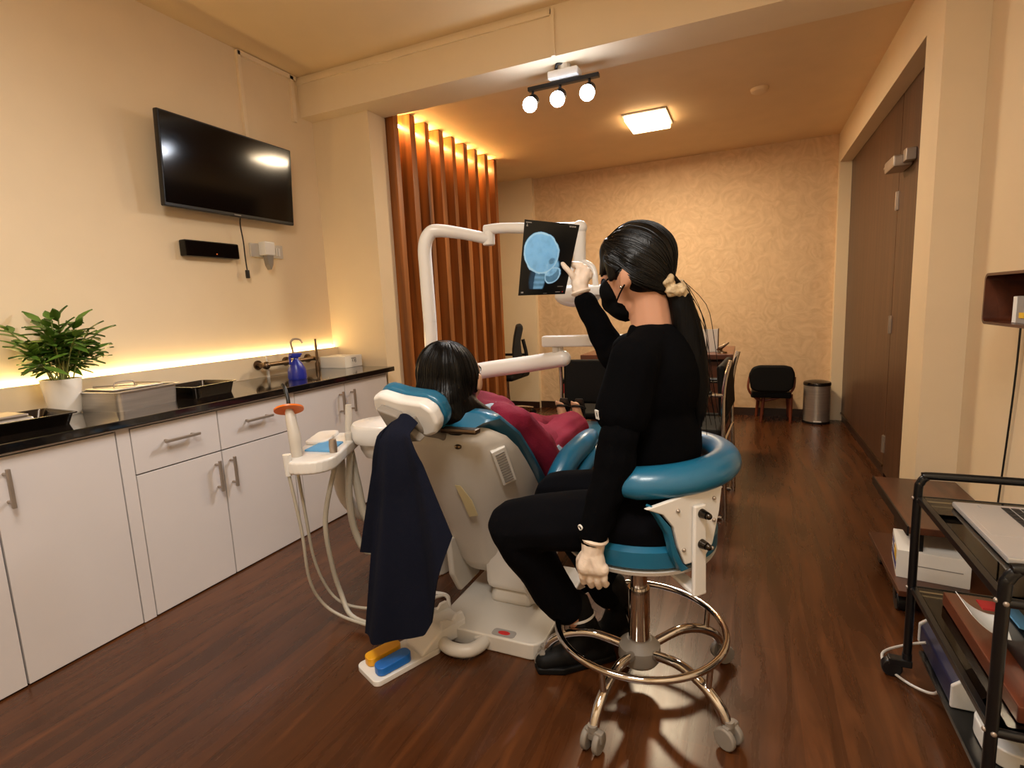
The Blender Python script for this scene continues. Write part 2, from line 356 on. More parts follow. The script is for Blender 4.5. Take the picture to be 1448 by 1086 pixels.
obj('frame', MB().box(-.83, -.53, 3.92, 4.28, 2.368, 2.38, .002), 'white', t)
obj('diffuser', MB().box(-.815, -.545, 3.935, 4.265, 2.335, 2.372, .006), 'panel', t)
area('panel_lamp', (-.68, 4.1, 2.33), .3, 46, (1, .80, .54))
area('front_room_fill', (-.95, .35, 2.50), .5, 22, (1, .94, .86))  # added soft fill near the ceiling, out of view, no fixture built
area('front_room_fill', (-.15, -.1, 2.50), .5, 42, (1, .94, .86))  # second added fill, brightens the right-hand walls; no fixture here either
tag(at(obj('smoke_detector', MB().lathe([(0, -.03), (.035, -.028), (.05, -.018), (.055, 0), (0, 0)], (.04, 3.92, 2.38)), 'ceil2'), (.04, 3.92, 2.38)), 'small round tan smoke detector on the rear ceiling', 'smoke detector')
tag(at(obj('led_strip', MB().box(-2.536, -2.520, -.4, 2.77, .887, .895), 'led'), (-2.53, 1.2, .887)), 'glowing warm light strip along the wall ledge above the worktop', 'light strip')

# ------------------------------------------------------------------ cabinets
def bar_handle(mb, a, b, out=V((1, 0, 0)), off=.028, r=.0055):
    a, b = V(a), V(b); ax = (b-a).normalized()
    for p in (a+ax*.012, b-ax*.012): mb.cyl(p, p+out*off, r*.9, n=12)
    lo = V((min(a.x, b.x)+off-r, min(a.y, b.y)-r, min(a.z, b.z)-r)); hi = V((max(a.x, b.x)+off+r, max(a.y, b.y)+r, max(a.z, b.z)+r))
    return mb.box(lo.x, hi.x, lo.y, hi.y, lo.z, hi.z, .002)
XF = -2.02
def front(name, par, y0, y1, z0, z1):
    return obj(name, MB().box(XF-.018, XF, y0, y1, z0, z1, .0015), 'cab', par)
def cabinet(label, y0, y1, fills):
    t = thing('base_cabinet', label, 'cabinet', (-2.27, (y0+y1)/2, 0), 'white base cabinets')
    obj('body', MB().box(-2.50, XF-.02, y0+.001, y1-.001, 0, .735), 'gap', t)
    fr = MB().box(XF-.019, XF, y0, y1, .728, .735)
    for a, b in fills: fr.box(XF-.019, XF, a, b, .004, .7279)
    obj('frame', fr, 'cab', t); return t
t = cabinet('white base cabinet with two tall doors below the plant and the dark tray', .38, 1.1465, [(1.103, 1.1465)])
for y0, y1, hy in ((.385, .749, .715), (.754, 1.099, .785)):
    dd = front('door', t, y0, y1, .006, .724); obj('handle', bar_handle(MB(), (XF, hy, .575), (XF, hy, .685)), 'nickel', dd)
t = cabinet('white base cabinet with two drawers over two doors in the middle of the run', 1.1475, 1.9095, [(1.874, 1.9095)])
for y0, y1, hy in ((1.151, 1.492, 1.46), (1.497, 1.869, 1.53)):
    dd = front('drawer', t, y0, y1, .556, .724); c = (y0+y1)/2; obj('handle', bar_handle(MB(), (XF, c-.065, .655), (XF, c+.065, .655)), 'nickel', dd)
    dd = front('door', t, y0, y1, .006, .551); obj('handle', bar_handle(MB(), (XF, hy, .395), (XF, hy, .515)), 'nickel', dd)
t = cabinet('white base cabinet with two doors beside the column behind the instrument console', 1.9105, 2.665, [])
for y0, y1, hy in ((1.914, 2.268, 2.225), (2.273, 2.645, 2.315)):
    dd = front('door', t, y0, y1, .006, .724); obj('handle', bar_handle(MB(), (XF, hy, .565), (XF, hy, .68)), 'nickel', dd)
tag(at(obj('worktop', MB().box(-2.50, -1.995, -.4, 2.70, .737, .766, .004), 'granite'), (-2.25, 1.2, .737)), 'long polished black granite worktop over the white cabinets', 'countertop')

# ------------------------------------------------------------------ things on the worktop
Z = .766
def tray(name, label, cat, x0, x1, y0, y1, z0, h, m, rz=0, flare=.012, group=None):
    c = V(((x0+x1)/2, (y0+y1)/2, z0)); a, b = (x1-x0)/2, (y1-y0)/2
    bm = bmesh.new()
    def ring(dx, z, k=6):
        r = []; rad = .02
        for sx, sy, a0 in ((1, 1, 0), (-1, 1, PI/2), (-1, -1, PI), (1, -1, 1.5*PI)):
            for i in range(k+1):
                g = a0+i*PI/2/k; r.append(bm.verts.new((sx*(a+dx-rad)+rad*math.cos(g), sy*(b+dx-rad)+rad*math.sin(g), z)))
        return r
    R = [ring(-flare, 0), ring(0, h), ring(.008, h), ring(.008, h-.004), ring(-.003, h-.004), ring(-flare-.003, .003)]
    for A, B in zip(R, R[1:]):
        for i in range(len(A)): bm.faces.new((A[i], A[(i+1) % len(A)], B[(i+1) % len(A)], B[i]))
    bm.faces.new(R[0]); bm.faces.new(R[-1]); bmesh.ops.recalc_face_normals(bm, faces=bm.faces)
    o = obj(name, MB().add(bm, Matrix.Translation(c) @ Matrix.Rotation(rz, 4, 'Z')), m)
    return tag(at(o, c), label, cat, group)
tray('instrument_tray', 'dark shallow steel tray of instruments at the near end of the worktop', 'tray', -2.36, -2.13, .62, 1.05, Z, .042, 'darksteel', -.06)
t = thing('instrument_cassette', 'flat steel cassette lying inside the dark shallow tray', 'instrument case', (-2.26, .86, .77))
obj('body', MB().box(-2.34, -2.19, .74, .96, .770, .808, .01), 'steel', t); obj('lid', MB().box(-2.33, -2.20, .75, .95, .808, .818, .006), 'nickel', t)
t = thing('potted_plant', 'bushy green leafy plant in a white pot against the glowing ledge', 'plant', (-2.40, 1.15, Z))
pc = (-2.40, 1.15, Z)
obj('pot', MB().lathe([(0, 0), (.045, 0), (.05, .01), (.064, .13), (.066, .137), (.060, .137), (.056, .12), (0, .12)], pc), 'pot', t)
obj('soil', MB().lathe([(0, .126), (.058, .122), (.055, .118)], pc, 20), 'soil', t)
lf, st = MB(), MB(); rnd = random.Random(11)
def leaf(mb, base, tip, wd, nrm):
    base, tip = V(base), V(tip); ax = tip-base; s = ax.cross(nrm).normalized(); n = s.cross(ax).normalized(); b = bmesh.new(); rows = []
    for u, k in ((0, .05), (.18, .7), (.4, 1), (.65, .75), (.85, .35), (1, .02)):
        c = base+ax*u-n*(.16*ax.length*(u*u)); rows.append([b.verts.new(c+s*wd*k*q+n*abs(q)*wd*.35) for q in (-1, 0, 1)])
    for A, B in zip(rows, rows[1:]):
        for i in range(2): b.faces.new((A[i], A[i+1], B[i+1], B[i]))
    mb.add(b)
for i in range(34):
    a = rnd.uniform(0, 2*PI); el = rnd.uniform(.35, 1.5); ln = rnd.uniform(.14, .25)*(1.0 if el > .8 else .95)
    b0 = V((pc[0]+rnd.uniform(-.03, .03), pc[1]+rnd.uniform(-.03, .03), Z+.125)); dr = V((math.cos(a)*math.cos(el)*.75, math.sin(a)*math.cos(el), math.sin(el)))
    if b0.x+dr.x*ln < -2.50: dr.x = abs(dr.x)*.4
    tip = b0+dr*ln; mid = (b0+tip)/2+V((0, 0, .02)); st.tube([b0, mid, tip], .0025, 6, sub=3)
    for k in range(9):
        u = .35+.65*k/8; p = b0.lerp(tip, u)+V((0, 0, .02))*(1-abs(2*u-1)); a2 = a+rnd.uniform(-1.9, 1.9) if k < 8 else a; el2 = rnd.uniform(-.35, .7) if k < 8 else el*.6
        q = p+V((math.cos(a2)*math.cos(el2), math.sin(a2)*math.cos(el2), math.sin(el2)))*rnd.uniform(.05, .095)
        if q.x < -2.53: continue
        leaf(lf, p, q, rnd.uniform(.012, .019), V((rnd.uniform(-.3, .3), rnd.uniform(-.3, .3), 1)))
obj('stems', st, 'stem', t); fo = obj('foliage', lf, 'leaf', t, ang=80)
tray('sterilising_pan', 'deep bright steel box of instruments beside the plant pot', 'steel box', -2.41, -2.19, 1.20, 1.46, Z, .078, 'steel', .12, .004)
t = thing('pan_lid', 'loose steel lid lying across the deep bright steel box', 'lid', (-2.31, 1.33, .845))
obj('lid', MB().box(-2.40, -2.22, 1.225, 1.42, .8445, .850, .002), 'steel', t)
obj('lid_handle', MB().tube([(-2.31, 1.28, .85), (-2.31, 1.29, .868), (-2.31, 1.35, .868), (-2.31, 1.36, .85)], .003), 'nickel', t)
for (a, b, lb) in (((-2.39, 1.25, .8545), (-2.24, 1.33, .8545), 'slim steel tweezers lying slantwise on the lid of the steel box, nearer the plant'), ((-2.35, 1.385, .8545), (-2.22, 1.41, .8545), 'slim steel probe lying on the lid of the steel box, farther from the plant')):
    tag(at(obj('dental_probe', MB().cyl(a, b, .004, .002, 10), 'nickel'), a), lb, 'instrument')
tray('dressing_tray', 'small dark steel pan past the bright steel box', 'tray', -2.37, -2.17, 1.50, 1.72, Z, .052, 'darksteel', .1, .01)
t = thing('sink_faucet', 'dull metal wall faucet bar with gooseneck spout over the worktop', 'faucet', (-2.46, 2.3, Z))
fb = MB().cyl((-2.44, 2.10, .838), (-2.44, 2.50, .838), .012)
for y in (2.13, 2.33, 2.5): fb.cyl((-2.50, y, .838), (-2.42, y, .838), .014).cyl((-2.505, y, .838), (-2.49, y, .838), .026)
obj('mixer_bar', fb, 'bronze', t)
obj('spout', MB().tube([(-2.44, 2.34, .84), (-2.44, 2.335, .90), (-2.44, 2.325, .945), (-2.43, 2.34, .966), (-2.41, 2.365, .962), (-2.40, 2.375, .94)], .006), 'nickel', t)
obj('knob', MB().ball((-2.42, 2.12, .838), (.024, .022, .022), 10), 'bronze', t)
obj('knob', MB().ball((-2.42, 2.33, .828), (.02, .02, .02), 10), 'bronze', t)
obj('stand_pipe', MB().lathe([(0, 0), (.014, 0), (.014, .04), (.008, .05), (.009, .14), (.006, .17), (.007, .19), (0, .19)], (-2.43, 2.51, Z), 14), 'bronze', t)
t = thing('spray_bottle', 'blue plastic spray bottle standing by the faucet', 'bottle', (-2.20, 2.12, Z))
obj('body', MB().lathe([(0, 0), (.045, 0), (.048, .008), (.046, .05), (.03, .085), (.014, .105), (.014, .115), (0, .115)], (-2.20, 2.12, Z), 24), 'deepblue', t)
obj('trigger_head', MB().box(-2.215, -2.185, 2.085, 2.145, Z+.115, Z+.14, .006).box(-2.205, -2.195, 2.075, 2.085, Z+.08, Z+.13, .003).cyl((-2.2, 2.145, Z+.13), (-2.2, 2.16, Z+.13), .007), 'deepblue', t)
tag(at(obj('hand_brush', MB().cyl((-2.47, 2.17, Z), (-2.47, 2.17, Z+.075), .009, .007, 14).cyl((-2.47, 2.17, Z+.075), (-2.47, 2.17, Z+.125), .005, .004, 12), 'white'), (-2.47, 2.17, Z)), 'slim white tube standing upright behind the faucet bar', 'brush')
t = thing('tissue_box', 'white cardboard box with black print on the worktop against the column', 'box', (-2.36, 2.66, Z))
obj('carton', MB().box(-2.47, -2.27, 2.575, 2.735, Z, .838, .003), 'paper', t)
obj('print', text_mesh('TSJ', .035, (0, 1, 0), (0, 0, 1), (-2.2693, 2.655, .812)), 'kprint', t)

# ------------------------------------------------------------------ on the left wall
t = thing('television', 'wide black flat television tilted forward on the cream wall above the cabinets', 'television', (-2.54, 2.07, 1.84))
Rm = Matrix.Translation((-2.44, 2.075, 1.835)) @ Matrix.Rotation(math.radians(4), 4, 'Y') @ Matrix.Rotation(math.radians(1.2), 4, 'Z')
obj('cabinet_shell', MB().box(-.028, 0, -.392, .392, -.21, .21, .006, mtx=Rm).box(-.05, -.028, -.25, .25, -.16, .10, .01, mtx=Rm), 'black', t)
obj('screen', MB().box(0, .002, -.383, .383, -.192, .202, mtx=Rm), 'screen', t)
obj('maker_mark', MB().box(.0005, .0018, -.02, .02, -.203, -.198, mtx=Rm), 'gprint', t)
obj('wall_bracket', MB().box(-2.54, -2.52, 1.95, 2.2, 1.75, 1.95).box(-2.52, -2.46, 2.0, 2.03, 1.76, 1.94).box(-2.52, -2.46, 2.12, 2.15, 1.76, 1.94), 'blackm', t)
t = thing('television_cable', 'thin black cable dangling below the television with a plug end', 'cable', (-2.50, 2.12, 1.64))
obj('cord', MB().tube([(-2.46, 2.105, 1.66), (-2.49, 2.115, 1.60), (-2.505, 2.135, 1.51), (-2.51, 2.14, 1.42), (-2.51, 2.143, 1.36)], .0035, 8), 'black', t)
obj('plug', MB().box(-2.518, -2.502, 2.134, 2.152, 1.315, 1.36, .003), 'black', t)
t = thing('set_top_box', 'slim glossy black set-top box mounted on the wall under the television', 'set-top box', (-2.54, 1.945, 1.415))
obj('case', MB().box(-2.54, -2.495, 1.79, 2.095, 1.412, 1.492, .008), 'screen', t)
obj('indicator', MB().box(-2.496, -2.494, 1.955, 1.962, 1.428, 1.433), 'orange', t)
t = thing('wall_socket', 'cream double wall socket plate beside the dangling cable', 'socket', (-2.54, 2.32, 1.47))
obj('face_plate', MB().box(-2.54, -2.525, 2.195, 2.42, 1.437, 1.512, .003), 'ivory', t)
sw = MB()
for y in (2.37, 2.39): sw.box(-2.526, -2.521, y-.006, y+.006, 1.45, 1.495, .001)
obj('switch', sw, 'white', t)
t = thing('plug_adapter', 'white plug adapter with grey night-light base in the wall socket', 'adapter', (-2.52, 2.275, 1.44))
obj('body', MB().box(-2.524, -2.47, 2.245, 2.315, 1.445, 1.52, .006), 'white', t)
obj('charger', MB().prism([(2.255, 1.45), (2.305, 1.45), (2.295, 1.39), (2.28, 1.365), (2.265, 1.39)], lambda y, z: (-2.51, y, z), lambda y, z: (-2.475, y, z), .003), 'grey', t)

# ------------------------------------------------------------------ dental chair
t = thing('dental_chair', 'reclined white dental chair with teal cushions carrying the patient', 'dental chair', (-.80, 1.75, 0))
def rrect(x0, x1, y0, y1, r, k=6):
    o = []
    for cx, cy, a in ((x1-r, y1-r, 0), (x0+r, y1-r, PI/2), (x0+r, y0+r, PI), (x1-r, y0+r, 1.5*PI)):
        for i in range(k+1): g = a+i*PI/2/k; o.append((cx+r*math.cos(g), cy+r*math.sin(g)))
    return o
def slab(mb, x0, x1, y0, y1, z0, z1, r, bev, mtx=None):
    return mb.prism(rrect(x0, x1, y0, y1, r), lambda u, v: (u, v, z0), lambda u, v: (u, v, z1), bev, mtx=mtx)
bp = MB(); slab(bp, -.955, -.565, 1.40, 1.92, 0, .055, .05, .012)
bp.prism([(-.84, 1.58), (-.67, 1.58), (-.65, 1.86), (-.86, 1.86)], lambda u, v: (u, v, .05), lambda u, v: (-.75+(u+.75)*.85, 1.70+(v-1.70)*.8, .12), .025)
base = obj('base_plate', bp, 'ivory', t)
obj('emblem', MB().prism(rrect(-.745, -.665, 1.408, 1.445, .012), lambda u, v: (u, v, .0552), lambda u, v: (u, v, .0560)), 'gprint', base)
obj('red_heart_mark', MB().ball((-.705, 1.427, .0558), (.022, .011, .0008), 10), 'red', base)
obj('lift_column', MB().box(-.85, -.66, 1.58, 1.84, .1, .36, .03), 'whitem', t)
def flap(x):
    pts = [(1.52, .30), (1.90, .30), (1.84, .16), (1.72, .075), (1.58, .075), (1.53, .16)]
    return MB().prism(pts, lambda y, z: (x-.012, y, z), lambda y, z: (x+.012, y, z), .01)
obj('side_cover', flap(-.955), 'ivory', t); obj('side_cover', flap(-.665), 'ivory', t)
# backrest: upper shell tapers into a deep hood behind the lift
def sect(y_b, z_b, y_f, z_f, hw, k=14):
    """closed cross-section between a back point and a front point, width 2*hw, rounded on the back"""
    o = []
    for i in range(k+1):
        a = -1+2*i/k; q = 1-abs(a)**3.0
        o.append(V((XC+a*hw, y_f+(y_b-y_f)*(.28+.72*q), z_f+(z_b-z_f)*(.28+.72*q))))
    o.append(V((XC+hw, y_f, z_f))); o.append(V((XC-hw, y_f, z_f))); return o
XC = -.875
S = [(1.385, .735, 1.40, .745, .10), (1.365, .715, 1.40, .74, .165), (1.37, .67, 1.44, .71, .205), (1.40, .60, 1.50, .66, .215), (1.44, .50, 1.58, .59, .21), (1.49, .39, 1.67, .51, .20), (1.545, .28, 1.76, .43, .185), (1.58, .20, 1.80, .36, .175), (1.61, .155, 1.82, .30, .155), (1.65, .14, 1.80, .24, .12)]
b = bmesh.new(); rings = [[b.verts.new(p) for p in sect(*s)] for s in S]
for A, B in zip(rings, rings[1:]):
    for k in range(len(A)): b.faces.new((A[k], A[(k+1) % len(A)], B[(k+1) % len(A)], B[k]))
b.faces.new(rings[0]); b.faces.new(rings[-1]); bmesh.ops.recalc_face_normals(b, faces=b.faces)
shell = obj('backrest_shell', MB().add(b), 'whitem', t, ang=60)
vt = V((0, .5, -.85)).normalized(); vn = V((.62, -.78, 0)); vn = (vn-vt*vn.dot(vt)).normalized(); vb = vt.cross(vn); VM = Matrix((vb, vt, vn)).transposed().to_4x4(); VM.translation = V((-.700, 1.463, .615))+vn*.016
obj('vent_frame', MB().box(-.024, .024, -.075, .075, -.045, .006, .004, mtx=VM), 'white', shell)
vp = MB()
for i in range(12): vp.box(-.015, .015, -.062+i*.0108, -.056+i*.0108, .004, .0085, mtx=VM)
obj('vent_panel', vp, 'gprint', shell)
obj('screw_cap', MB().ball((-.80, 1.368, .685), (.012, .008, .008), 8), 'bronze', shell)
def strip_pt(y): return 0
obj('yellow_strip', MB().prism([(-.845, .545), (-.825, .545), (-.80, .49), (-.795, .43), (-.83, .42), (-.835, .48)], lambda u, z: (u, 1.372+(.70-z)*.44-.03, z), lambda u, z: (u, 1.374+(.70-z)*.44-.03, z)), 'paleyellow', shell)  # thin pale yellow strip on the back of the shell
# cushion follows the shell's front
cu = MB(); cs = [(1.36, .765, .17), (1.40, .772, .205), (1.50, .70, .222), (1.60, .605, .222), (1.72, .49, .215), (1.84, .395, .205), (1.88, .37, .19)]
b = bmesh.new(); rings = []
for y, z, hw in cs:
    n = V((0, .62, .78)); r = []
    for i in range(17):
        a = -1+2*i/16; r.append(b.verts.new(V((XC+a*hw, y, z))+n*(.028*(1-abs(a)**6)+.01*a*a)))
    for i in range(17):
        a = 1-2*i/16; r.append(b.verts.new(V((XC+a*hw, y, z))-n*(.028*(1-abs(a)**6))))
    rings.append(r)
for A, B in zip(rings, rings[1:]):
    for k in range(len(A)): b.faces.new((A[k], A[(k+1) % len(A)], B[(k+1) % len(A)], B[k]))
b.faces.new(rings[0]); b.faces.new(rings[-1]); bmesh.ops.recalc_face_normals(b, faces=b.faces)
obj('backrest_cushion', cu.add(b), 'teal', t, ang=60)
# headrest
Rh = Matrix.Translation((-.893, 1.27, .810)) @ Matrix.Rotation(math.radians(9), 4, 'Y') @ Matrix.Rotation(math.radians(20), 4, 'X')
def pillow(mb, hw, hh, y0, y1, bev, cut=0):
    pl = [(-hw, hh*.75), (-hw*.75, hh), (-.02, hh*.9), (hw*.55, hh), (hw*.85, hh*.72), (hw, 0), (hw*.9, -hh*.65), (hw*.6, -hh), (hw*.15, -hh*.9), (-hw*.5, -hh*.5), (-hw, -hh*.1)]
    return mb.prism(pl, lambda u, v: (u, y0, v), lambda u, v: (u, y1, v), bev, 4, mtx=Rh)
obj('headrest_shell', pillow(MB(), .110, .057, -.030, .014, .013), 'white', t, ang=60)
obj('headrest_cushion', pillow(MB(), .112, .060, .012, .058, .018), 'teal', t, ang=60)
obj('headrest_bracket', MB().prism([(-.05, .02), (.02, .01), (.05, -.03), (.09, -.06), (.04, -.075), (-.02, -.04)], lambda u, v: (u-.025, -.062, v+.01), lambda u, v: (u-.025, -.030, v+.01), .006, mtx=Rh).tube([(-.865, 1.235, .80), (-.85, 1.27, .755), (-.85, 1.36, .72), (-.86, 1.42, .68)], .013, 10), 'grey', t)
obj('adjust_lever', MB().box(-.82, -.70, 1.30, 1.335, .742, .758, .006), 'bronze', t)
# seat, leg rest, armrest
sc_ = MB(); slab(sc_, -1.075, -.675, 1.83, 2.40, .36, .45, .06, .03)
obj('seat_cushion', sc_, 'teal', t); sb = MB(); slab(sb, -1.05, -.70, 1.80, 2.38, .29, .37, .06, .03); obj('seat_base', sb, 'whitem', t)
lg = MB(); slab(lg, -1.05, -.62, 2.36, 2.87, .36, .44, .08, .03); obj('leg_rest', lg, 'teal', t)
ar = MB().tube([(-.615, 1.66, .415), (-.60, 1.68, .49), (-.575, 1.75, .555), (-.55, 1.86, .585), (-.55, 1.96, .59)], .03, 14, radii=[.03, .038, .042, .042, .03])
obj('armrest', ar, 'teal', t)
obj('armrest_support', MB().tube([(-.585, 1.70, .38), (-.545, 1.76, .48), (-.515, 1.86, .545), (-.51, 1.98, .55)], .024, 12).cyl((-.70, 1.80, .34), (-.57, 1.75, .40), .025), 'teal', t)
obj('cable_hose', MB().tube([(-.935, 1.46, .03), (-.925, 1.385, .03), (-.86, 1.335, .028), (-.79, 1.345, .028), (-.765, 1.40, .03), (-.80, 1.42, .03)], .021, 14), 'ivory', t)

# ------------------------------------------------------------------ towel over the headrest joint
top = [(-.925, 1.185, .795), (-.838, 1.185, .80)]
bot = [(0, -1.075, .377), (.10, -1.01, .379), (.125, -1.063, .125), (.3, -1.0, .128), (.5, -.915, .145), (.65, -.845, .164), (.72, -.815, .214), (.86, -.759, .373), (1, -.715, .497)]
def towel(u, v):
    v = 1-v
    for (a, xa, za), (c, xc, zc) in zip(bot, bot[1:]):
        if u <= c: k = (u-a)/(c-a); bx, bz = xa+(xc-xa)*k, za+(zc-za)*k; break
    tx = top[0][0]+(top[1][0]-top[0][0])*u; tz = .79+.025*math.sin(PI*u)
    x = tx+(bx-tx)*v**.92; z = tz+(bz-tz)*v
    y = 1.168-.008*math.sin(PI*min(1, v*3))+.020*v*math.sin(u*11+1.0*v)+.007*v*math.sin(u*23+2+2*v)+(.03 if u < .12 else 0)*v
    if v < .06: y += (.06-v)*.9; z += .0
    return V((x, y, z))
o = obj('draped_towel', MB().grid(towel, 64, 40, .003), 'navy', ang=80)
tag(at(o, (-.83, 1.18, .13)), 'dark navy towel hanging from the headrest of the dental chair', 'towel')

# ------------------------------------------------------------------ foot pedal
t = thing('foot_pedal', 'white foot control with yellow and blue pedals on the floor under the towel', 'foot pedal', (-1.0, 1.28, 0))
Rp = Matrix.Translation((-.985, 1.278, 0)) @ Matrix.Rotation(math.radians(-24), 4, 'Z')
pb = MB(); slab(pb, -.065, .062, -.14, .10, 0, .018, .02, .006, mtx=Rp)
pb.prism([(.02, .016), (.20, .016), (.20, .075), (.10, .075), (.03, .03)], lambda y, z: (-.045, y, z), lambda y, z: (.06, y, z), .01, mtx=Rp)
obj('housing', pb, 'white', t)
def ped(x): return MB().prism(rrect(x-.023, x+.023, -.12, -.005, .018), lambda u, v: (u, v, .02), lambda u, v: (u*1, v, .045+.02*(v+.12)), .006, mtx=Rp)
obj('yellow_pedal', ped(-.032), 'yellow', t); obj('blue_pedal', ped(.030), 'blue', t)
obj('front_guard', MB().prism([(.10, .07), (.20, .07), (.19, .10), (.165, .10), (.15, .082), (.125, .10), (.105, .10)], lambda y, z: (.045, y, z), lambda y, z: (.058, y, z), .003, mtx=Rp).prism([(.10, .07), (.20, .07), (.19, .10), (.165, .10), (.15, .082), (.125, .10), (.105, .10)], lambda y, z: (-.045, y, z), lambda y, z: (-.032, y, z), .003, mtx=Rp), 'white', t)
tag(at(obj('pedal_cable', MB().tube([(-.93, 1.44, .03), (-.945, 1.49, .05), (-.99, 1.54, .07), (-1.04, 1.50, .06), (-1.05, 1.44, .04), (-1.0, 1.42, .03)], .006, 8), 'ivory'), (-.97, 1.48, .01)), 'thin cream cable arching between the foot control and the chair base', 'cable')
tag(at(obj('air_tube', MB().tube([(-1.20, 1.52, .01), (-1.10, 1.51, .012), (-1.03, 1.53, .012), (-1.01, 1.58, .012), (-1.05, 1.63, .012), (-1.15, 1.62, .01), (-1.25, 1.60, .01)], .008, 8), 'white'), (-1.1, 1.55, .01)), 'white looped tube lying on the floor beside the chair base', 'tube')

# ------------------------------------------------------------------ dental unit: cuspidor, posts, arms, lamp
t = thing('dental_unit', 'white dental water unit with spittoon and tall overhead lamp arms behind the chair', 'dental unit', (-1.26, 1.93, 0))
ub = MB(); slab(ub, -1.42, -1.14, 1.75, 2.08, .0, .10, .06, .02); slab(ub, -1.38, -1.16, 1.80, 2.06, .08, .60, .07, .03); obj('cabinet', ub, 'whitem', t, ang=50)
obj('spittoon', MB().lathe([(0, -.13), (.07, -.13), (.085, -.10), (.09, -.075), (.108, -.07), (.116, -.05), (.116, -.012), (.108, 0), (.06, .006), (0, .008)], (-1.285, 1.63, .685), 40), 'white', t)
obj('spittoon_neck', MB().tube([(-1.28, 1.86, .45), (-1.28, 1.76, .50), (-1.285, 1.66, .56)], .055, 18, radii=[.07, .065, .06]), 'whitem', t)
obj('post', MB().cyl((-1.245, 1.95, .55), (-1.24, 1.95, 1.05), .030, .028).cyl((-1.245, 1.95, 1.048), (-1.24, 1.95, 1.052), .0285), 'white', t)
obj('upper_arm', MB().tube([(-1.24, 1.95, 1.05), (-1.243, 1.95, 1.25), (-1.243, 1.952, 1.36), (-1.225, 1.965, 1.412), (-1.19, 1.98, 1.425), (-1.10, 2.04, 1.41), (-1.01, 2.10, 1.385)], .0285, 18, radii=[.0285, .0285, .0285, .0285, .027, .024, .024]).cyl((-1.015, 2.098, 1.36), (-1.015, 2.098, 1.42), .026, bev=.006), 'white', t)
obj('lamp_arm', MB().tube([(-1.03, 2.10, 1.425), (-.95, 2.09, 1.424), (-.75, 2.03, 1.398), (-.585, 1.99, 1.378)], .0215, 16), 'white', t)
obj('lamp_drop', MB().ball((-.583, 1.99, 1.378), (.028, .028, .028), 12).cyl((-.583, 1.99, 1.375), (-.588, 1.99, 1.24), .024), 'white', t)
obj('lamp_yoke', MB().tube([(-.60, 1.99, 1.255), (-.565, 1.98, 1.25), (-.53, 1.97, 1.225), (-.52, 1.96, 1.175), (-.525, 1.96, 1.14)], .011, 12).tube([(-.62, 2.0, 1.25), (-.64, 2.02, 1.18), (-.64, 2.02, 1.12)], .011, 12), 'white', t)
hd = obj('lamp_head', MB().box(-.62, -.43, 1.94, 2.06, 1.125, 1.165, .012).ball((-.60, 2.0, 1.13), (.09, .08, .045), 14), 'white', t)
obj('lamp_handle', MB().tube([(-.445, 1.95, 1.14), (-.43, 1.94, 1.10), (-.425, 1.935, 1.06)], .010, 10), 'ivory', hd)
obj('tray_arm', MB().tube([(-1.24, 1.95, .80), (-1.0, 1.965, .842), (-.80, 1.98, .868), (-.665, 1.99, .888)], .034, 18, sub=4, radii=[.034, .034, .033, .032]).ball((-.665, 1.99, .888), (.032, .032, .032), 12), 'white', t)
obj('arm_pivot', MB().cyl((-.69, 1.99, .89), (-.69, 1.99, .95), .017).cyl((-.672, 1.988, .90), (-.672, 1.988, .94), .01), 'ivory', t)
obj('tray_beam', MB().box(-.745, -.30, 1.965, 2.015, .935, .978, .008).cyl((-.69, 1.965, .945), (-.69, 1.963, .945), .004), 'white', t)

# ------------------------------------------------------------------ assistant console with hand instruments
cc = V((-1.40, 1.44, .63)); Rc = Matrix.Translation(cc) @ Matrix.Rotation(math.atan2(.19, .41), 4, 'Z')
def cw(x, y, z): return Rc @ V((x, y, z))
t = thing('instrument_console', 'white oval instrument console on a slim arm beside the cabinets', 'instrument console', (-1.40, 1.44, 0))
cb = MB(); slab(cb, -.085, .085, -.21, .21, -.045, 0, .075, .01, mtx=Rc); obj('tray_top', cb, 'white', t, ang=50)
cb = MB(); slab(cb, -.083, .0, .02, .205, .0, .012, .03, .005, mtx=Rc); obj('raised_rim', cb, 'white', t)
obj('support_arm', MB().tube([cw(0, .12, -.04), cw(.02, .13, -.25), cw(.12, .2, -.36), (-1.28, 1.85, .33)], .022, 12, radii=[.03, .026, .024, .024]), 'ivory', t)
tag(at(obj('paper_pad', MB().prism([(-.045, -.07), (.055, -.10), (.06, .03), (-.02, .05)], lambda u, v: cw(u, v, .0005), lambda u, v: cw(u, v, .006)), 'lightblue'), cw(0, 0, .0)), 'small light blue paper pad lying on the white console', 'paper pad')
t2 = thing('curing_light', 'cream curing light with round orange shield standing in the white console', 'curing light', cw(-.055, -.13, 0))
p0 = cw(-.05, -.13, .0)
obj('grip', MB().tube([p0, p0+V((.0, .0, .06)), p0+V((-.02, .01, .125)), p0+V((-.035, .02, .155))], .017, 16, radii=[.018, .02, .017, .012]), 'ivory', t2)
obj('orange_shield', MB().cyl(p0+V((-.037, .022, .153)), p0+V((-.039, .024, .158)), .048, n=32).cyl(p0+V((-.034, .02, .138)), p0+V((-.037, .022, .154)), .015), 'orange', t2)
obj('light_tip', MB().tube([p0+V((-.038, .023, .155)), p0+V((-.045, .03, .19)), p0+V((-.065, .04, .225)), p0+V((-.085, .05, .235))], .0065, 10), 'black', t2)
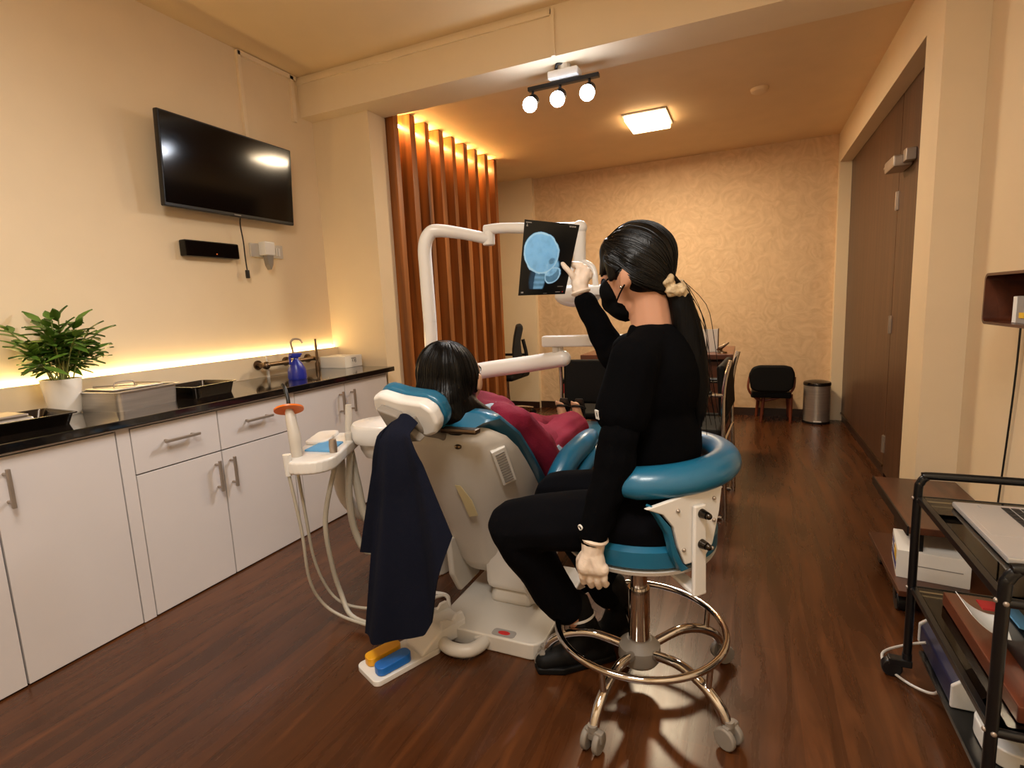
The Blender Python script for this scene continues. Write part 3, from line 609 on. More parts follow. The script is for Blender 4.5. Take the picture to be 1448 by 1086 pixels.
def hanger(name, label, cat, x, y, htop, m, hose_pts, hr, lean=(0, 0)):
    q = cw(x, y, 0); t = thing(name, label, cat, q)
    obj('body', MB().tube([q+V((0, 0, -.05)), q+V((lean[0]*.3, lean[1]*.3, .02)), q+V((lean[0], lean[1], htop))], .011, 14, radii=[.010, .014, .012]), m, t)
    obj('hose', MB().tube([q+V((0, 0, -.05))]+hose_pts, hr, 10), 'hose', t)
h1 = cw(.07, -.16, 0)
hanger('dental_handpiece', 'grey steel handpiece hanging at the near tip of the white console', 'handpiece', .065, -.10, .045, 'nickel', [(-1.33, 1.34, .40), (-1.34, 1.36, .22), (-1.33, 1.38, .10), (-1.27, 1.36, .035), (-1.15, 1.36, .03), (-1.08, 1.42, .04)], .0085)
hanger('suction_handpiece', 'pale grey suction wand standing tall at the back of the console', 'suction wand', .045, .15, .12, 'ivory', [(-1.37, 1.56, .45), (-1.33, 1.55, .32), (-1.25, 1.58, .26), (-1.2, 1.7, .3)], .016, (.005, .01))
hanger('saliva_ejector', 'short grey saliva ejector between the blue pad and the spittoon', 'saliva ejector', .07, .07, .03, 'ivory', [(-1.36, 1.50, .42), (-1.345, 1.50, .28), (-1.30, 1.52, .2), (-1.22, 1.62, .22)], .013)
hanger('air_syringe', 'thin white syringe held in the rim under the orange shield', 'syringe', -.06, -.185, .01, 'white', [(-1.36, 1.26, .38), (-1.37, 1.28, .2), (-1.36, 1.32, .09), (-1.29, 1.34, .04), (-1.16, 1.34, .03)], .0055)
hanger('scaler_handpiece', 'small grey scaler hanging from the cabinet-facing rim of the console', 'scaler', -.083, -.06, .012, 'grey', [(-1.42, 1.34, .40), (-1.42, 1.36, .22), (-1.40, 1.40, .08), (-1.33, 1.42, .03), (-1.2, 1.44, .03)], .0055)

# ------------------------------------------------------------------ stool
SC = (-.27, 1.42)
t = thing('dentist_stool', 'round teal stool with wrap-around arm support and chrome five-leg base', 'stool', (SC[0], SC[1], 0))
seat = MB().lathe([(0, .490), (.10, .493), (.17, .502), (.193, .510), (.207, .50), (.206, .46), (.19, .447), (0, .447)], (SC[0], SC[1], 0), 48)
obj('seat_cushion', seat, 'teal', t)
obj('seat_pan', MB().lathe([(0, .425), (.16, .425), (.20, .438), (.205, .449), (0, .449)], (SC[0], SC[1], 0), 48), 'white', t)
obj('gas_lift', MB().cyl((*SC, .40), (*SC, .43), .02).cyl((*SC, .26), (*SC, .40), .024).cyl((*SC, .14), (*SC, .30), .030, n=32), 'chrome', t)
obj('lift_collar', MB().cyl((*SC, .375), (*SC, .405), .027), 'black', t)
obj('hub', MB().lathe([(0, .075), (.05, .075), (.06, .09), (.058, .125), (.035, .145), (0, .145)], (*SC, 0), 32), 'grey', t)
rg = MB().tube([(SC[0]+.232*math.cos(a*PI/18), SC[1]+.232*math.sin(a*PI/18), .185) for a in range(36)], .0095, 12, closed=True, sub=2); ring = obj('foot_ring', rg, 'chrome', t)
for k in range(5):
    a = math.radians(-103+72*k); d = V((math.cos(a), math.sin(a), 0)); s0 = V((*SC, 0))
    lgm = MB().tube([s0+d*.045+V((0, 0, .115)), s0+d*.13+V((0, 0, .135)), s0+d*.20+V((0, 0, .125)), s0+d*.255+V((0, 0, .095)), s0+d*.278+V((0, 0, .062))], .0135, 12)
    lgm.cyl(s0+d*.225+V((0, 0, .11)), s0+d*.232+V((0, 0, .185)), .008)
    L_ = obj('leg', lgm, 'chrome', t)
    c = s0+d*.285; ta = V((-d.y, d.x, 0)); cm = MB().cyl(c+V((0, 0, .055)), c+V((0, 0, .07)), .012)
    for s in (-1, 1): cm.cyl(c+ta*s*.008+V((0, 0, .0285)), c+ta*s*.024+V((0, 0, .0285)), .028, n=20, bev=.005)
    cm.box(-.010, .010, -.02, .03, .03, .06, .006, mtx=Matrix.Translation(c) @ Matrix.Rotation(a, 4, 'Z'))
    obj('caster', cm, 'grey', t)
pts = []; rad = []
for i in range(17):
    u = i/16; a = math.radians(-98+200*u); r = .203
    pts.append((SC[0]+.02+r*math.cos(a), SC[1]+.015+r*math.sin(a)*1.02, .668+.018*math.sin(PI*u))); rad.append(.032 if i in (0, 16) else .041)
sp = MB().tube(pts, .041, 20, sub=4, radii=rad, flat=.85).ball(pts[0], (.032, .032, .028), 12).ball(pts[-1], (.032, .032, .028), 12)
obj('arm_support', sp, 'teal', t, ang=60)
# bracket on the side nearest the camera / back: white plate + bar with two knobs
bk = MB(); A = math.radians(-42); d = V((math.cos(A), math.sin(A), 0)); ta = V((-d.y, d.x, 0)); o0 = V((*SC, 0))+d*.222
def br(u, z, off): return o0+ta*u+d*off+V((0, 0, z))
bk.prism([(-.15, .635), (-.05, .645), (.078, .655), (.07, .59), (.05, .51), (.02, .475), (-.035, .475), (-.055, .52), (-.07, .575), (-.10, .612)], lambda u, z: br(u, z, -.008), lambda u, z: br(u, z, .004), .003)
obj('bracket_plate', bk, 'white', t)
obj('side_pad', MB().prism([(-.13, .64), (-.105, .61), (-.075, .575), (-.06, .52), (-.04, .478), (-.02, .46), (-.045, .458), (-.068, .50), (-.085, .56), (-.112, .605), (-.135, .635)], lambda u, z: br(u, z, -.02), lambda u, z: br(u, z, .002), .004), 'teal', t)
bk = MB().prism([(-.020, .395), (.020, .395), (.018, .62), (-.018, .62)], lambda u, z: br(u, z, .004), lambda u, z: br(u, z, .016), .005)
bk.prism([(-.020, .392), (.020, .392), (.020, .404), (-.020, .404)], lambda u, z: br(u, z, .016), lambda u, z: br(u*.7, z+.022, -.13), .004)
obj('bracket_bar', bk, 'white', t)
for z in (.60, .525):
    obj('knob', MB().cyl(br(.002, z, .014), br(.002, z, .034), .012, .009, 16).ball(br(.002, z, .038), (.008, .008, .008), 8), 'darksteel', t)
for u, z in ((-.06, .615), (.05, .57), (-.042, .515), (.045, .50), (.05, .625)):
    obj('bolt', MB().ball(br(u, z, .006), (.005, .005, .005), 6), 'nickel', t)

# ------------------------------------------------------------------ dentist
def limb_chain(pts): return [('c', a[0], a[1], b[0], b[1]) for a, b in zip(pts, pts[1:])]
HC = (-.262, 1.42, 1.19)          # head centre; the head is built facing -x, then turned and lifted
head = [('e', HC, (.092, .074, .105)), ('e', (-.295, 1.42, 1.145), (.062, .058, .062)), ('c', (-.325, 1.42, 1.10), .030, (-.295, 1.42, 1.095), .045),
        ('c', (-.348, 1.42, 1.185), .010, (-.368, 1.42, 1.155), .012), ('e', (-.345, 1.405, 1.122), (.016, .022, .010)),
        ('e', (-.338, 1.393, 1.190), (.014, .018, .011)), ('e', (-.338, 1.447, 1.190), (.014, .018, .011)),
        ('e', (-.256, 1.347, 1.163), (.019, .009, .029), (0, .25, .25)), ('e', (-.256, 1.493, 1.163), (.019, .009, .029), (0, .25, -.25)), ('e', (-.266, 1.347, 1.137), (.009, .008, .010))]
TURN = math.radians(-17)
head = rotz(HC, TURN, head)
Ls, Le, Lw = V((-.245, 1.265, .955)), V((-.285, 1.235, .73)), V((-.334, 1.195, .525))
Rs, Re, Rw = V((-.25, 1.565, .96)), V((-.385, 1.675, .925)), V((-.490, 1.688, 1.118))
body = head+[('c', (-.238, 1.42, 1.12), .050, (-.225, 1.42, 1.0), .056), ('e', (-.205, 1.42, .88), (.085, .13, .14)), ('e', (-.205, 1.415, .68), (.085, .12, .16)), ('e', (-.20, 1.41, .56), (.11, .15, .08))]
body += limb_chain([((-.23, 1.31, .94), .05), (Ls, .045), (Le, .036), (Lw, .027)])+[('c', Lw, .027, (-.336, 1.193, .505), .022)]
body += limb_chain([((-.24, 1.52, .94), .05), (Rs, .045), (Re, .036), (Rw, .026)])+[('c', Rw, .026, (-.500, 1.69, 1.15), .024)]
LH, LK, LA = V((-.22, 1.32, .545)), V((-.580, 1.275, .500)), V((-.450, 1.45, .13))
RH, RK, RA = V((-.22, 1.51, .545)), V((-.56, 1.565, .49)), V((-.375, 1.60, .11))
body += limb_chain([(LH, .075), (LK, .052), (LA, .035)])+limb_chain([(RH, .075), (RK, .052), (RA, .030)])
body += [('c', LA, .032, (-.425, 1.47, .05), .026), ('c', (-.425, 1.47, .05), .026, (-.51, 1.407, .036), .022), ('c', RA, .032, (-.355, 1.62, .05), .026), ('c', (-.355, 1.62, .05), .026, (-.43, 1.565, .036), .022)]
per = obj('person', blob(body, .0065, 5), 'skin', ang=180)
tag(at(per, (-.27, 1.42, 0)), 'seated person in black scrubs and black mask holding up an x-ray film', 'person')
P = per
# scrub top with the long undershirt sleeves
def fold_w(c): return .5+.9*max(0, min(1, (.95-c.z)*2))
top_p = [('e', (-.208, 1.42, .89), (.103, .158, .155)), ('e', (-.205, 1.415, .72), (.100, .15, .20)), ('e', (-.195, 1.41, .56), (.128, .165, .12)),
         ('c', (-.228, 1.35, .985), .055, (-.228, 1.49, .985), .055), ('c', (-.235, 1.42, 1.0), .064, (-.225, 1.42, .93), .09),
         ('c', (-.228, 1.33, .975), .058, Ls, .062), ('c', Ls, .064, (-.272, 1.25, .835), .067), ('c', (-.24, 1.50, .975), .058, Rs, .060), ('c', Rs, .060, (-.325, 1.62, .945), .062)]
sl_p = limb_chain([((-.265, 1.252, .87), .050), (Le, .052), (Lw+V((0, 0, .02)), .037)])
obj('long_sleeve', blob(sl_p, .006, 4, (.008, (14, 14, 22), None)), 'scrub', P, ang=180)
sl_p = limb_chain([((-.30, 1.605, .948), .050), (Re, .050), (Rw-V((-.008, 0, .018)), .036)])
obj('long_sleeve', blob(sl_p, .006, 4, (.008, (14, 14, 22), None)), 'scrub', P, ang=180)
obj('scrub_top', blob(top_p, .0075, 5, (.010, (13, 13, 7), fold_w)), 'scrub', P, ang=180)
tm = [o for o in P.children if o.name.startswith('scrub_top')][0]
leg_p = [('e', (-.205, 1.41, .555), (.125, .16, .095))]+limb_chain([(LH, .092), ((-.42, 1.29, .53), .083), (LK, .076), ((-.572, 1.295, .44), .068), ((-.518, 1.37, .28), .062), ((-.492, 1.405, .205), .060)])
leg_p += limb_chain([(RH, .092), (RK, .074), ((-.47, 1.58, .30), .062), ((-.40, 1.595, .17), .060)])
obj('trousers', blob(leg_p, .0075, 5, (.009, (9, 9, 11), None)), 'trouser', P, ang=180)
# placing small printed marks on the cloth, facing the cloth's own surface
def mark(parent, x, z, polys, m, name):
    me = tm.data; wl = [tm.matrix_world @ v.co for v in me.vertices]
    off = V((0, 0, 0)); q = tm
    while q is not None: off += q.location; q = q.parent
    bvh = BVHTree.FromPolygons([v.co+off for v in me.vertices], [p.vertices for p in me.polygons])
    h, n, _, _ = bvh.ray_cast(V((x, .8, z)), V((0, 1, 0)))
    if h is None: return
    u = (V((0, 0, 1))-n*n.z).normalized(); r = u.cross(n).normalized(); mb = MB()
    for pl in polys: mb.prism(pl, lambda a, b: h+r*a+u*b-n*.002, lambda a, b: h+r*a+u*b+n*.0015)
    obj(name, mb, m, parent)
mark(tm, -.318, .925, [[(-.006, .016), (.002, .016), (.000, -.006), (-.008, -.006)], [(.004, .012), (.010, .012), (.002, .002), (.008, -.010), (.002, -.010), (-.002, .002)]], 'cloth_w', 'white_emblem')
mark(tm, -.325, .836, [[(-.0075, .011), (.0075, .011), (.0075, .006), (-.0075, .006)], [(-.0075, -.006), (.0075, -.006), (.0075, -.011), (-.0075, -.011)], [(-.0075, .006), (-.0035, .006), (-.0035, -.006), (-.0075, -.006)], [(.0035, .006), (.0075, .006), (.0075, -.006), (.0035, -.006)]], 'cloth_w', 'white_tag')
obj('wrist_badge', MB().tube([(-.366, 1.176, .566), (-.361, 1.17, .573), (-.355, 1.168, .568), (-.359, 1.172, .560)], .0024, 8, closed=True), 'cloth_w', P)
# shoes
def shoe(heel, toe, ank):
    h, t_ = V(heel), V(toe); d = (t_-h); return [('c', h+V((0, 0, .036)), .036, h+d*.5+V((0, 0, .036)), .040), ('c', h+d*.5+V((0, 0, .034)), .040, t_+V((0, 0, .03)), .030), ('c', h+d*.12+V((0, 0, .05)), .036, V(ank), .042), ('c', V(ank), .046, h+d*.5+V((0, 0, .052)), .040), ('c', V(ank), .043, V(ank)+V((-.02, -.02, .085)), .045)]
def sole(heel, toe):
    h, t_ = V(heel), V(toe); d = (t_-h).normalized(); s = V((-d.y, d.x, 0)); L = (t_-h).length; pl = [(-.036, .0), (-.03, .03), (.05, .038), (L*.75, .046), (L+.028, .02), (L+.028, -.02), (L*.75, -.046), (.05, -.038), (-.03, -.03)]
    return MB().prism(pl, lambda a, b: h+d*a+s*b+V((0, 0, .001)), lambda a, b: h+d*a+s*b+V((0, 0, .022)), .006)
for heel, toe, ank in (((-.395, 1.495, .0), (-.548, 1.378, .0), (-.442, 1.455, .115)), ((-.325, 1.64, .0), (-.455, 1.545, .0), (-.365, 1.61, .11))):
    s_ = obj('shoe', blob(shoe(heel, toe, ank), .006, 4), 'shoe', P, ang=180); obj('sole', sole(heel, toe), 'shoe', s_)
obj('sock_band', MB().lathe([(.0452, -.004), (.0464, 0), (.0452, .004)], (0, 0, 0), 24, mtx=Matrix.Translation((-.453, 1.444, .160)) @ Matrix.Rotation(-.25, 4, 'Y')), 'cloth_w', P)
# hair
hair = [('e', (-.262, 1.42, 1.211), (.100, .081, .092)), ('e', (-.248, 1.42, 1.185), (.082, .080, .085)), ('c', (-.232, 1.42, 1.175), .062, (-.205, 1.42, 1.14), .035), ('c', (-.255, 1.42, 1.275), .02, (-.32, 1.42, 1.255), .028),
        ('e', (-.318, 1.385, 1.225), (.036, .034, .045)), ('e', (-.318, 1.455, 1.225), (.036, .034, .045)), ('c', (-.326, 1.366, 1.23), .016, (-.336, 1.360, 1.165), .006), ('c', (-.335, 1.385, 1.225), .018, (-.352, 1.377, 1.17), .006),
        ('c', (-.305, 1.352, 1.21), .020, (-.300, 1.346, 1.155), .008), ('c', (-.245, 1.350, 1.20), .022, (-.21, 1.385, 1.14), .018), ('c', (-.245, 1.490, 1.20), .022, (-.21, 1.455, 1.14), .018)]
hair = rotz(HC, TURN, hair)
SCR = V((-.178, 1.418, 1.135))
def comb(hair_obj, par, cen, pairs, seed, rad=.0011):
    # fine combed strands lying on the hair's own surface
    off = V((0, 0, 0)); q = hair_obj
    while q is not None: off += q.location; q = q.parent
    me = hair_obj.data; bvh = BVHTree.FromPolygons([v.co+off for v in me.vertices], [p.vertices for p in me.polygons]); r = random.Random(seed); mb = MB()
    for s, e in pairs:
        s, e = (V(s)-cen).normalized(), (V(e)-cen).normalized(); path = []; j = V((r.uniform(-1, 1), r.uniform(-1, 1), r.uniform(-1, 1)))*.05
        for k in range(13):
            u = k/12; d = (s.slerp(e, u)+j*math.sin(PI*u)).normalized(); h, n, _, _ = bvh.ray_cast(V(cen)+d*.3, -d)
            if h is not None: path.append(h+d*(.0002+.0012*r.random()))
        if len(path) > 6: mb.tube(path, rad, 5, sub=2, radii=[rad*(.5+.5*math.sin(PI*min(1, max(0, .1+.8*i/len(path))))) for i in range(len(path))])
    return obj('hair_strands', mb, 'hair', par)
h_ = obj('hair', blob(hair, .006, 6, (.003, (8, 8, 2), None)), 'hair', P, ang=180)
pt = [(SCR+V((-.015, 0, .01)), .028), (SCR+V((.016, .0, -.03)), .030), (SCR+V((.032, .0, -.10)), .036), (SCR+V((.050, -.005, -.19)), .038), (SCR+V((.062, -.008, -.26)), .033), (SCR+V((.068, -.01, -.32)), .022), (SCR+V((.066, -.01, -.38)), .006)]
obj('ponytail', blob(limb_chain(pt), .006, 4, (.006, (30, 30, 3), None)), 'hair2', P, ang=180)
wisp = MB(); rw = random.Random(4)
for i in range(22):
    a = SCR+V((rw.uniform(0, .03), rw.uniform(-.02, .02), rw.uniform(-.03, .01))); k = rw.uniform(.02, .055)
    wisp.tube([a, a+V((k, rw.uniform(-.01, .01), -.06)), a+V((k+.02, rw.uniform(-.02, .02), -.14)), a+V((.06+rw.uniform(-.02, .035), 0, -.26-rw.uniform(0, .1)))], .0009, 4, sub=3)
obj('loose_strands', wisp, 'hair2', P)
prs = []; rc = random.Random(9); RtH = Matrix.Translation(HC) @ Matrix.Rotation(TURN, 4, 'Z') @ Matrix.Translation(-V(HC))
for i in range(170):
    a = rc.uniform(-1.45, 1.45); el = rc.uniform(.02, .12)
    prs.append((RtH @ V((HC[0]-.08*math.cos(a*.6), HC[1]+.09*math.sin(a), HC[2]+.10*math.cos(a)*.9-.01+el*.3)), SCR+V((0, rc.uniform(-.012, .012), rc.uniform(-.012, .012)))))
comb(h_, P, V(HC), prs, 3)
sp_ = []
for i in range(11):
    a = 2*PI*i/11; ax = V((.55, 0, .83)).normalized(); e1 = V((0, 1, 0)); e2 = ax.cross(e1); q = SCR+e1*math.cos(a)*.034+e2*math.sin(a)*.034
    sp_.append(('e', q+ax*rw.uniform(-.008, .008), (.017, .015, .019), (rw.uniform(0, 3), rw.uniform(0, 3), 0)))
obj('scrunchie', blob(sp_, .0035, 1, (.007, (85, 85, 85), None)), 'scr', P, ang=180)
# mask with ear loops
mk = rotz(HC, TURN, [('e', (-.322, 1.42, 1.128), (.048, .058, .048), (0, .35, 0)), ('c', (-.358, 1.42, 1.155), .016, (-.345, 1.42, 1.095), .026), ('c', (-.325, 1.42, 1.092), .035, (-.300, 1.42, 1.09), .046)])
mo = obj('face_mask', blob(mk, .005, 5), 'mask', P, ang=180)
Rt = Matrix.Translation(HC) @ Matrix.Rotation(TURN, 4, 'Z') @ Matrix.Translation(-V(HC)); lp = MB()
for a, b in (((-.325, 1.366, 1.155), (-.258, 1.340, 1.188)), ((-.300, 1.370, 1.098), (-.258, 1.338, 1.140))):
    a, b = Rt @ V(a), Rt @ V(b); lp.tube([a, (a+b)/2+V((0, -.006, 0)), b], .0022, 8)
obj('ear_loop', lp, 'mask', mo)
obj('earring', MB().ball(Rt @ V((-.268, 1.338, 1.135)), (.004, .004, .004), 8), 'chrome', P)
# gloves: palm, five separate bent fingers, cuff
def fing(base, d1, l1, d2, l2, d3, l3, r=.0085):
    a = V(base); b = a+V(d1).normalized()*l1; c = b+V(d2).normalized()*l2; d = c+V(d3).normalized()*l3
    return limb_chain([(a, r*1.12), (b, r*1.05), (c, r*.98), (d, r*.82)])
# hanging hand: back towards the camera, fingers down and curling inwards
g = [('c', Lw+V((0, 0, .012)), .031, (-.338, 1.192, .495), .027), ('c', (-.338, 1.192, .50), .026, (-.354, 1.183, .462), .021), ('c', (-.338, 1.192, .50), .027, (-.322, 1.185, .462), .020), ('c', (-.354, 1.184, .462), .018, (-.314, 1.186, .460), .018)]
for i, (x, ln) in enumerate(((-.364, .85), (-.345, 1.0), (-.326, .97), (-.308, .8))):
    g += fing((x, 1.184, .458), (0, .05, -1), .031*ln, (.02, .5, -.87), .024*ln, (.05, 1, -.3), .018*ln, .0080)
g += fing((-.362, 1.197, .487), (-.5, .35, -.8), .028, (-.15, .4, -1), .026, (.1, .4, -1), .02, .0095)
obj('glove', blob(g, .0027, 2, (.001, (60, 60, 60), None)), 'glove', P, ang=180)
obj('glove_cuff', MB().lathe([(.0335, -.006), (.0362, 0), (.0335, .006)], (0, 0, 0), 28, mtx=Matrix.Translation(Lw+V((0, 0, .010))) @ Matrix.Rotation(.2, 4, 'Y')), 'glove', P)
# raised hand pinching the film's edge: thumb in front, fingers behind
g = [('c', (-.497, 1.689, 1.138), .028, (-.503, 1.692, 1.165), .026), ('c', (-.508, 1.690, 1.165), .021, (-.503, 1.700, 1.200), .016), ('c', (-.492, 1.692, 1.165), .022, (-.480, 1.706, 1.198), .016), ('c', (-.503, 1.700, 1.200), .015, (-.474, 1.708, 1.190), .014)]
g += fing((-.512, 1.680, 1.170), (-.40, -.22, .9), .030, (-.65, -.12, .75), .024, (-.6, -.02, .8), .016, .0094)
for i, (x, z, ln) in enumerate(((-.505, 1.200, .95), (-.493, 1.200, 1.0), (-.481, 1.194, .95), (-.470, 1.182, .78))):
    g += fing((x, 1.704, z), (-.30+.04*i, .38, .85), .026*ln, (-.9, .25, .35-.1*i), .025*ln, (-1, .02, -.05), .020*ln, .0088)
obj('glove', blob(g, .0032, 3, (.0015, (60, 60, 60), None)), 'glove', P, ang=180)
obj('glove_cuff', MB().lathe([(.029, -.006), (.0325, 0), (.029, .006)], (0, 0, 0), 28, mtx=Matrix.Translation((-.4965, 1.689, 1.136)) @ Matrix.Rotation(-.25, 4, 'Y')), 'glove', P)

# ------------------------------------------------------------------ x-ray film
TL, BL, TR, BR_ = V((-.648, 1.605, 1.368)), V((-.681, 1.605, 1.133)), V((-.498, 1.700, 1.347)), V((-.554, 1.700, 1.132))
def fp(u, v, o=0):
    n = (TR-TL).cross(BL-TL).normalized(); n = n if n.y < 0 else -n
    return (BL*(1-u)+BR_*u)*(1-v)+(TL*(1-u)+TR*u)*v+n*o
def film_mat():
    m = bpy.data.materials.new('radiograph'); m.use_nodes = True; nt = m.node_tree; p = nt.nodes['Principled BSDF']; L = nt.links.new
    uv = nt.nodes.new('ShaderNodeUVMap'); sx = nt.nodes.new('ShaderNodeSeparateXYZ'); L(uv.outputs[0], sx.inputs[0])
    def mth(op, a, b=None, c=None):
        n = nt.nodes.new('ShaderNodeMath'); n.operation = op
        for i, q in enumerate((a, b, c)):
            if q is None: continue
            if hasattr(q, 'links'): L(q, n.inputs[i])
            else: n.inputs[i].default_value = q
        return n.outputs[0]
    nz = nt.nodes.new('ShaderNodeTexNoise'); nz.inputs['Scale'].default_value = 9; nz.inputs['Detail'].default_value = 6; L(uv.outputs[0], nz.inputs['Vector'])
    U = mth('ADD', sx.outputs[0], mth('MULTIPLY', mth('SUBTRACT', nz.outputs['Fac'], .5), .05)); Vv = mth('ADD', sx.outputs[1], mth('MULTIPLY', mth('SUBTRACT', nz.outputs['Fac'], .5), .04))
    def dist(cx, cy, rx, ry, rot=0):
        a, b = mth('SUBTRACT', U, cx), mth('SUBTRACT', Vv, cy); c, s = math.cos(rot), math.sin(rot)
        x = mth('ADD', mth('MULTIPLY', a, c), mth('MULTIPLY', b, s)); y = mth('SUBTRACT', mth('MULTIPLY', b, c), mth('MULTIPLY', a, s))
        return mth('SQRT', mth('ADD', mth('POWER', mth('DIVIDE', x, rx), 2), mth('POWER', mth('DIVIDE', y, ry), 2)))
    def soft(d, e0, e1):
        n = nt.nodes.new('ShaderNodeMapRange'); n.interpolation_type = 'SMOOTHSTEP'; L(d, n.inputs[0]); n.inputs[1].default_value = e0; n.inputs[2].default_value = e1; n.inputs[3].default_value = 1; n.inputs[4].default_value = 0; return n.outputs[0]
    dc = dist(.375, .575, .355, .285, -.25)
    skull = mth('ADD', mth('MULTIPLY', soft(dc, .95, 1.0), .58), mth('MULTIPLY', mth('MULTIPLY', soft(dc, .98, 1.02), mth('SUBTRACT', 1, soft(dc, .86, .93))), .22))
    face = mth('MULTIPLY', soft(dist(.60, .38, .19, .14, .3), .7, 1.05), mth('ADD', .35, mth('MULTIPLY', nz.outputs['Fac'], .5)))
    dj = dist(.655, .275, .17, .115, .25); jaw = mth('ADD', mth('MULTIPLY', soft(dj, .9, 1), .42), mth('MULTIPLY', mth('MULTIPLY', soft(dj, .97, 1.04), mth('SUBTRACT', 1, soft(dj, .78, .86))), .38))
    wv = nt.nodes.new('ShaderNodeTexWave'); wv.bands_direction = 'Y'; wv.inputs['Scale'].default_value = 4.5; wv.inputs['Distortion'].default_value = 1.2; L(uv.outputs[0], wv.inputs['Vector'])
    neck = mth('MULTIPLY', soft(dist(.40, .20, .13, .26, -.10), .75, 1.05), mth('ADD', .42, mth('MULTIPLY', wv.outputs['Fac'], .10)))
    nape = mth('MULTIPLY', soft(dist(.28, .19, .10, .20, .1), .5, 1.2), .22)
    orb = mth('MULTIPLY', soft(dist(.60, .475, .075, .05, .4), .6, 1.1), -.16)
    val = mth('ADD', mth('MAXIMUM', mth('MAXIMUM', mth('MAXIMUM', skull, face), jaw), mth('MAXIMUM', neck, nape)), orb)
    cut = nt.nodes.new('ShaderNodeMapRange'); L(sx.outputs[1], cut.inputs[0]); cut.inputs[1].default_value = .075; cut.inputs[2].default_value = .09
    val = mth('MULTIPLY', val, cut.outputs[0]); val = mth('ADD', val, mth('MULTIPLY', mth('SUBTRACT', nz.outputs['Fac'], .5), mth('MULTIPLY', val, .35)))
    rp = nt.nodes.new('ShaderNodeValToRGB'); e = rp.color_ramp.elements; e[0].position = .03; e[0].color = lin((7, 10, 15)); e[1].position = .95; e[1].color = lin((215, 240, 250))
    k = e.new(.3); k.color = lin((52, 100, 138)); k = e.new(.58); k.color = lin((150, 206, 238))
    L(val, rp.inputs[0]); L(rp.outputs[0], p.inputs['Base Color']); p.inputs['Roughness'].default_value = .28
    tl = nt.nodes.new('ShaderNodeBsdfTranslucent'); L(rp.outputs[0], tl.inputs[0]); mx = nt.nodes.new('ShaderNodeMixShader'); mx.inputs[0].default_value = .45
    L(p.outputs[0], mx.inputs[1]); L(tl.outputs[0], mx.inputs[2]); L(mx.outputs[0], nt.nodes['Material Output'].inputs[0]); return m
M['film'] = film_mat()
me = bpy.data.meshes.new('film'); N = 12; vs = []; uvs = []
for o_ in (.0004, -.0004):
    for i in range(N+1):
        for j in range(N+1): vs.append(fp(i/N, j/N, o_+.002*math.sin(PI*i/N))); uvs.append((i/N, j/N))
K = (N+1)**2; fs = []
for o_ in (0, K):
    for i in range(N):
        for j in range(N):
            q = [o_+i*(N+1)+j, o_+(i+1)*(N+1)+j, o_+(i+1)*(N+1)+j+1, o_+i*(N+1)+j+1]; fs.append(q if o_ == 0 else q[::-1])
edge = [i*(N+1) for i in range(N+1)]+[N*(N+1)+j for j in range(1, N+1)]+[i*(N+1)+N for i in range(N-1, -1, -1)]+[j for j in range(N-1, 0, -1)]
for a, b in zip(edge, edge[1:]+edge[:1]): fs.append([a, a+K, b+K, b])
me.from_pydata(vs, [], fs); me.update(); ul = me.uv_layers.new(name='UVMap')
for p_ in me.polygons:
    for li in p_.loop_indices: ul.data[li].uv = uvs[me.loops[li].vertex_index]
xf = tag(at(obj('xray_film', me, 'film'), BL), 'black and blue x-ray film of a skull held up by the raised gloved hand', 'x-ray film')
mk = MB()
def fm(u0, u1, v0, v1): mk.prism([(u0, v0), (u1, v0), (u1, v1), (u0, v1)], lambda u, v: fp(u, v, .0006+.002*math.sin(PI*u)), lambda u, v: fp(u, v, .0012+.002*math.sin(PI*u)))
for a in ((.03, .13, .962, .972), (.05, .06, .92, .95), (.04, .07, .915, .928), (.82, .86, .955, .975), (.87, .90, .955, .975), (.91, .94, .955, .975), (.05, .10, .03, .05), (.80, .92, .112, .118), (.78, .88, .032, .04), (.52, .60, .018, .022)): fm(*a)
obj('printed_marks', mk, 'gprint', xf)
mk = MB(); fm(.92, .94, .03, .045); obj('red_dot', mk, 'red', xf)

# ------------------------------------------------------------------ patient
PX = -.865
body = [('e', (-.855, 1.47, .885), (.078, .095, .108), (.7, 0, 0)), ('c', (-.852, 1.545, .915), .012, (-.852, 1.56, .90), .012), ('e', (-.852, 1.53, .84), (.05, .05, .045)), ('e', (-.772, 1.475, .868), (.010, .018, .030)), ('e', (-.932, 1.475, .868), (.010, .018, .030)),
        ('c', (-.857, 1.475, .82), .05, (-.86, 1.57, .735), .055), ('c', (-.95, 1.62, .70), .07, (-.78, 1.62, .70), .07), ('c', (PX, 1.65, .68), .11, (PX, 1.95, .50), .115)]
Pr = [((-.735, 1.635, .70), .05), ((-.66, 1.80, .515), .038), ((-.70, 1.98, .495), .028), ((-.745, 2.03, .50), .024)]; Pl = [((-1.0, 1.635, .70), .05), ((-1.07, 1.83, .52), .038), ((-.98, 2.03, .56), .028), ((-.955, 2.09, .58), .024)]
body += limb_chain(Pr)+limb_chain(Pl)
RL = [((-.79, 2.02, .50), .07), ((-.755, 2.38, .515), .05), ((-.815, 2.66, .455), .036)]; LL = [((-.94, 2.02, .50), .07), ((-.97, 2.38, .515), .05), ((-.90, 2.66, .455), .036)]
body += limb_chain(RL)+limb_chain(LL)
body += [('c', (-.815, 2.66, .455), .034, (-.84, 2.76, .462), .034), ('c', (-.84, 2.76, .462), .032, (-.860, 2.77, .545), .022), ('c', (-.90, 2.66, .455), .034, (-.925, 2.76, .462), .034), ('c', (-.925, 2.76, .462), .032, (-.950, 2.77, .54), .022)]
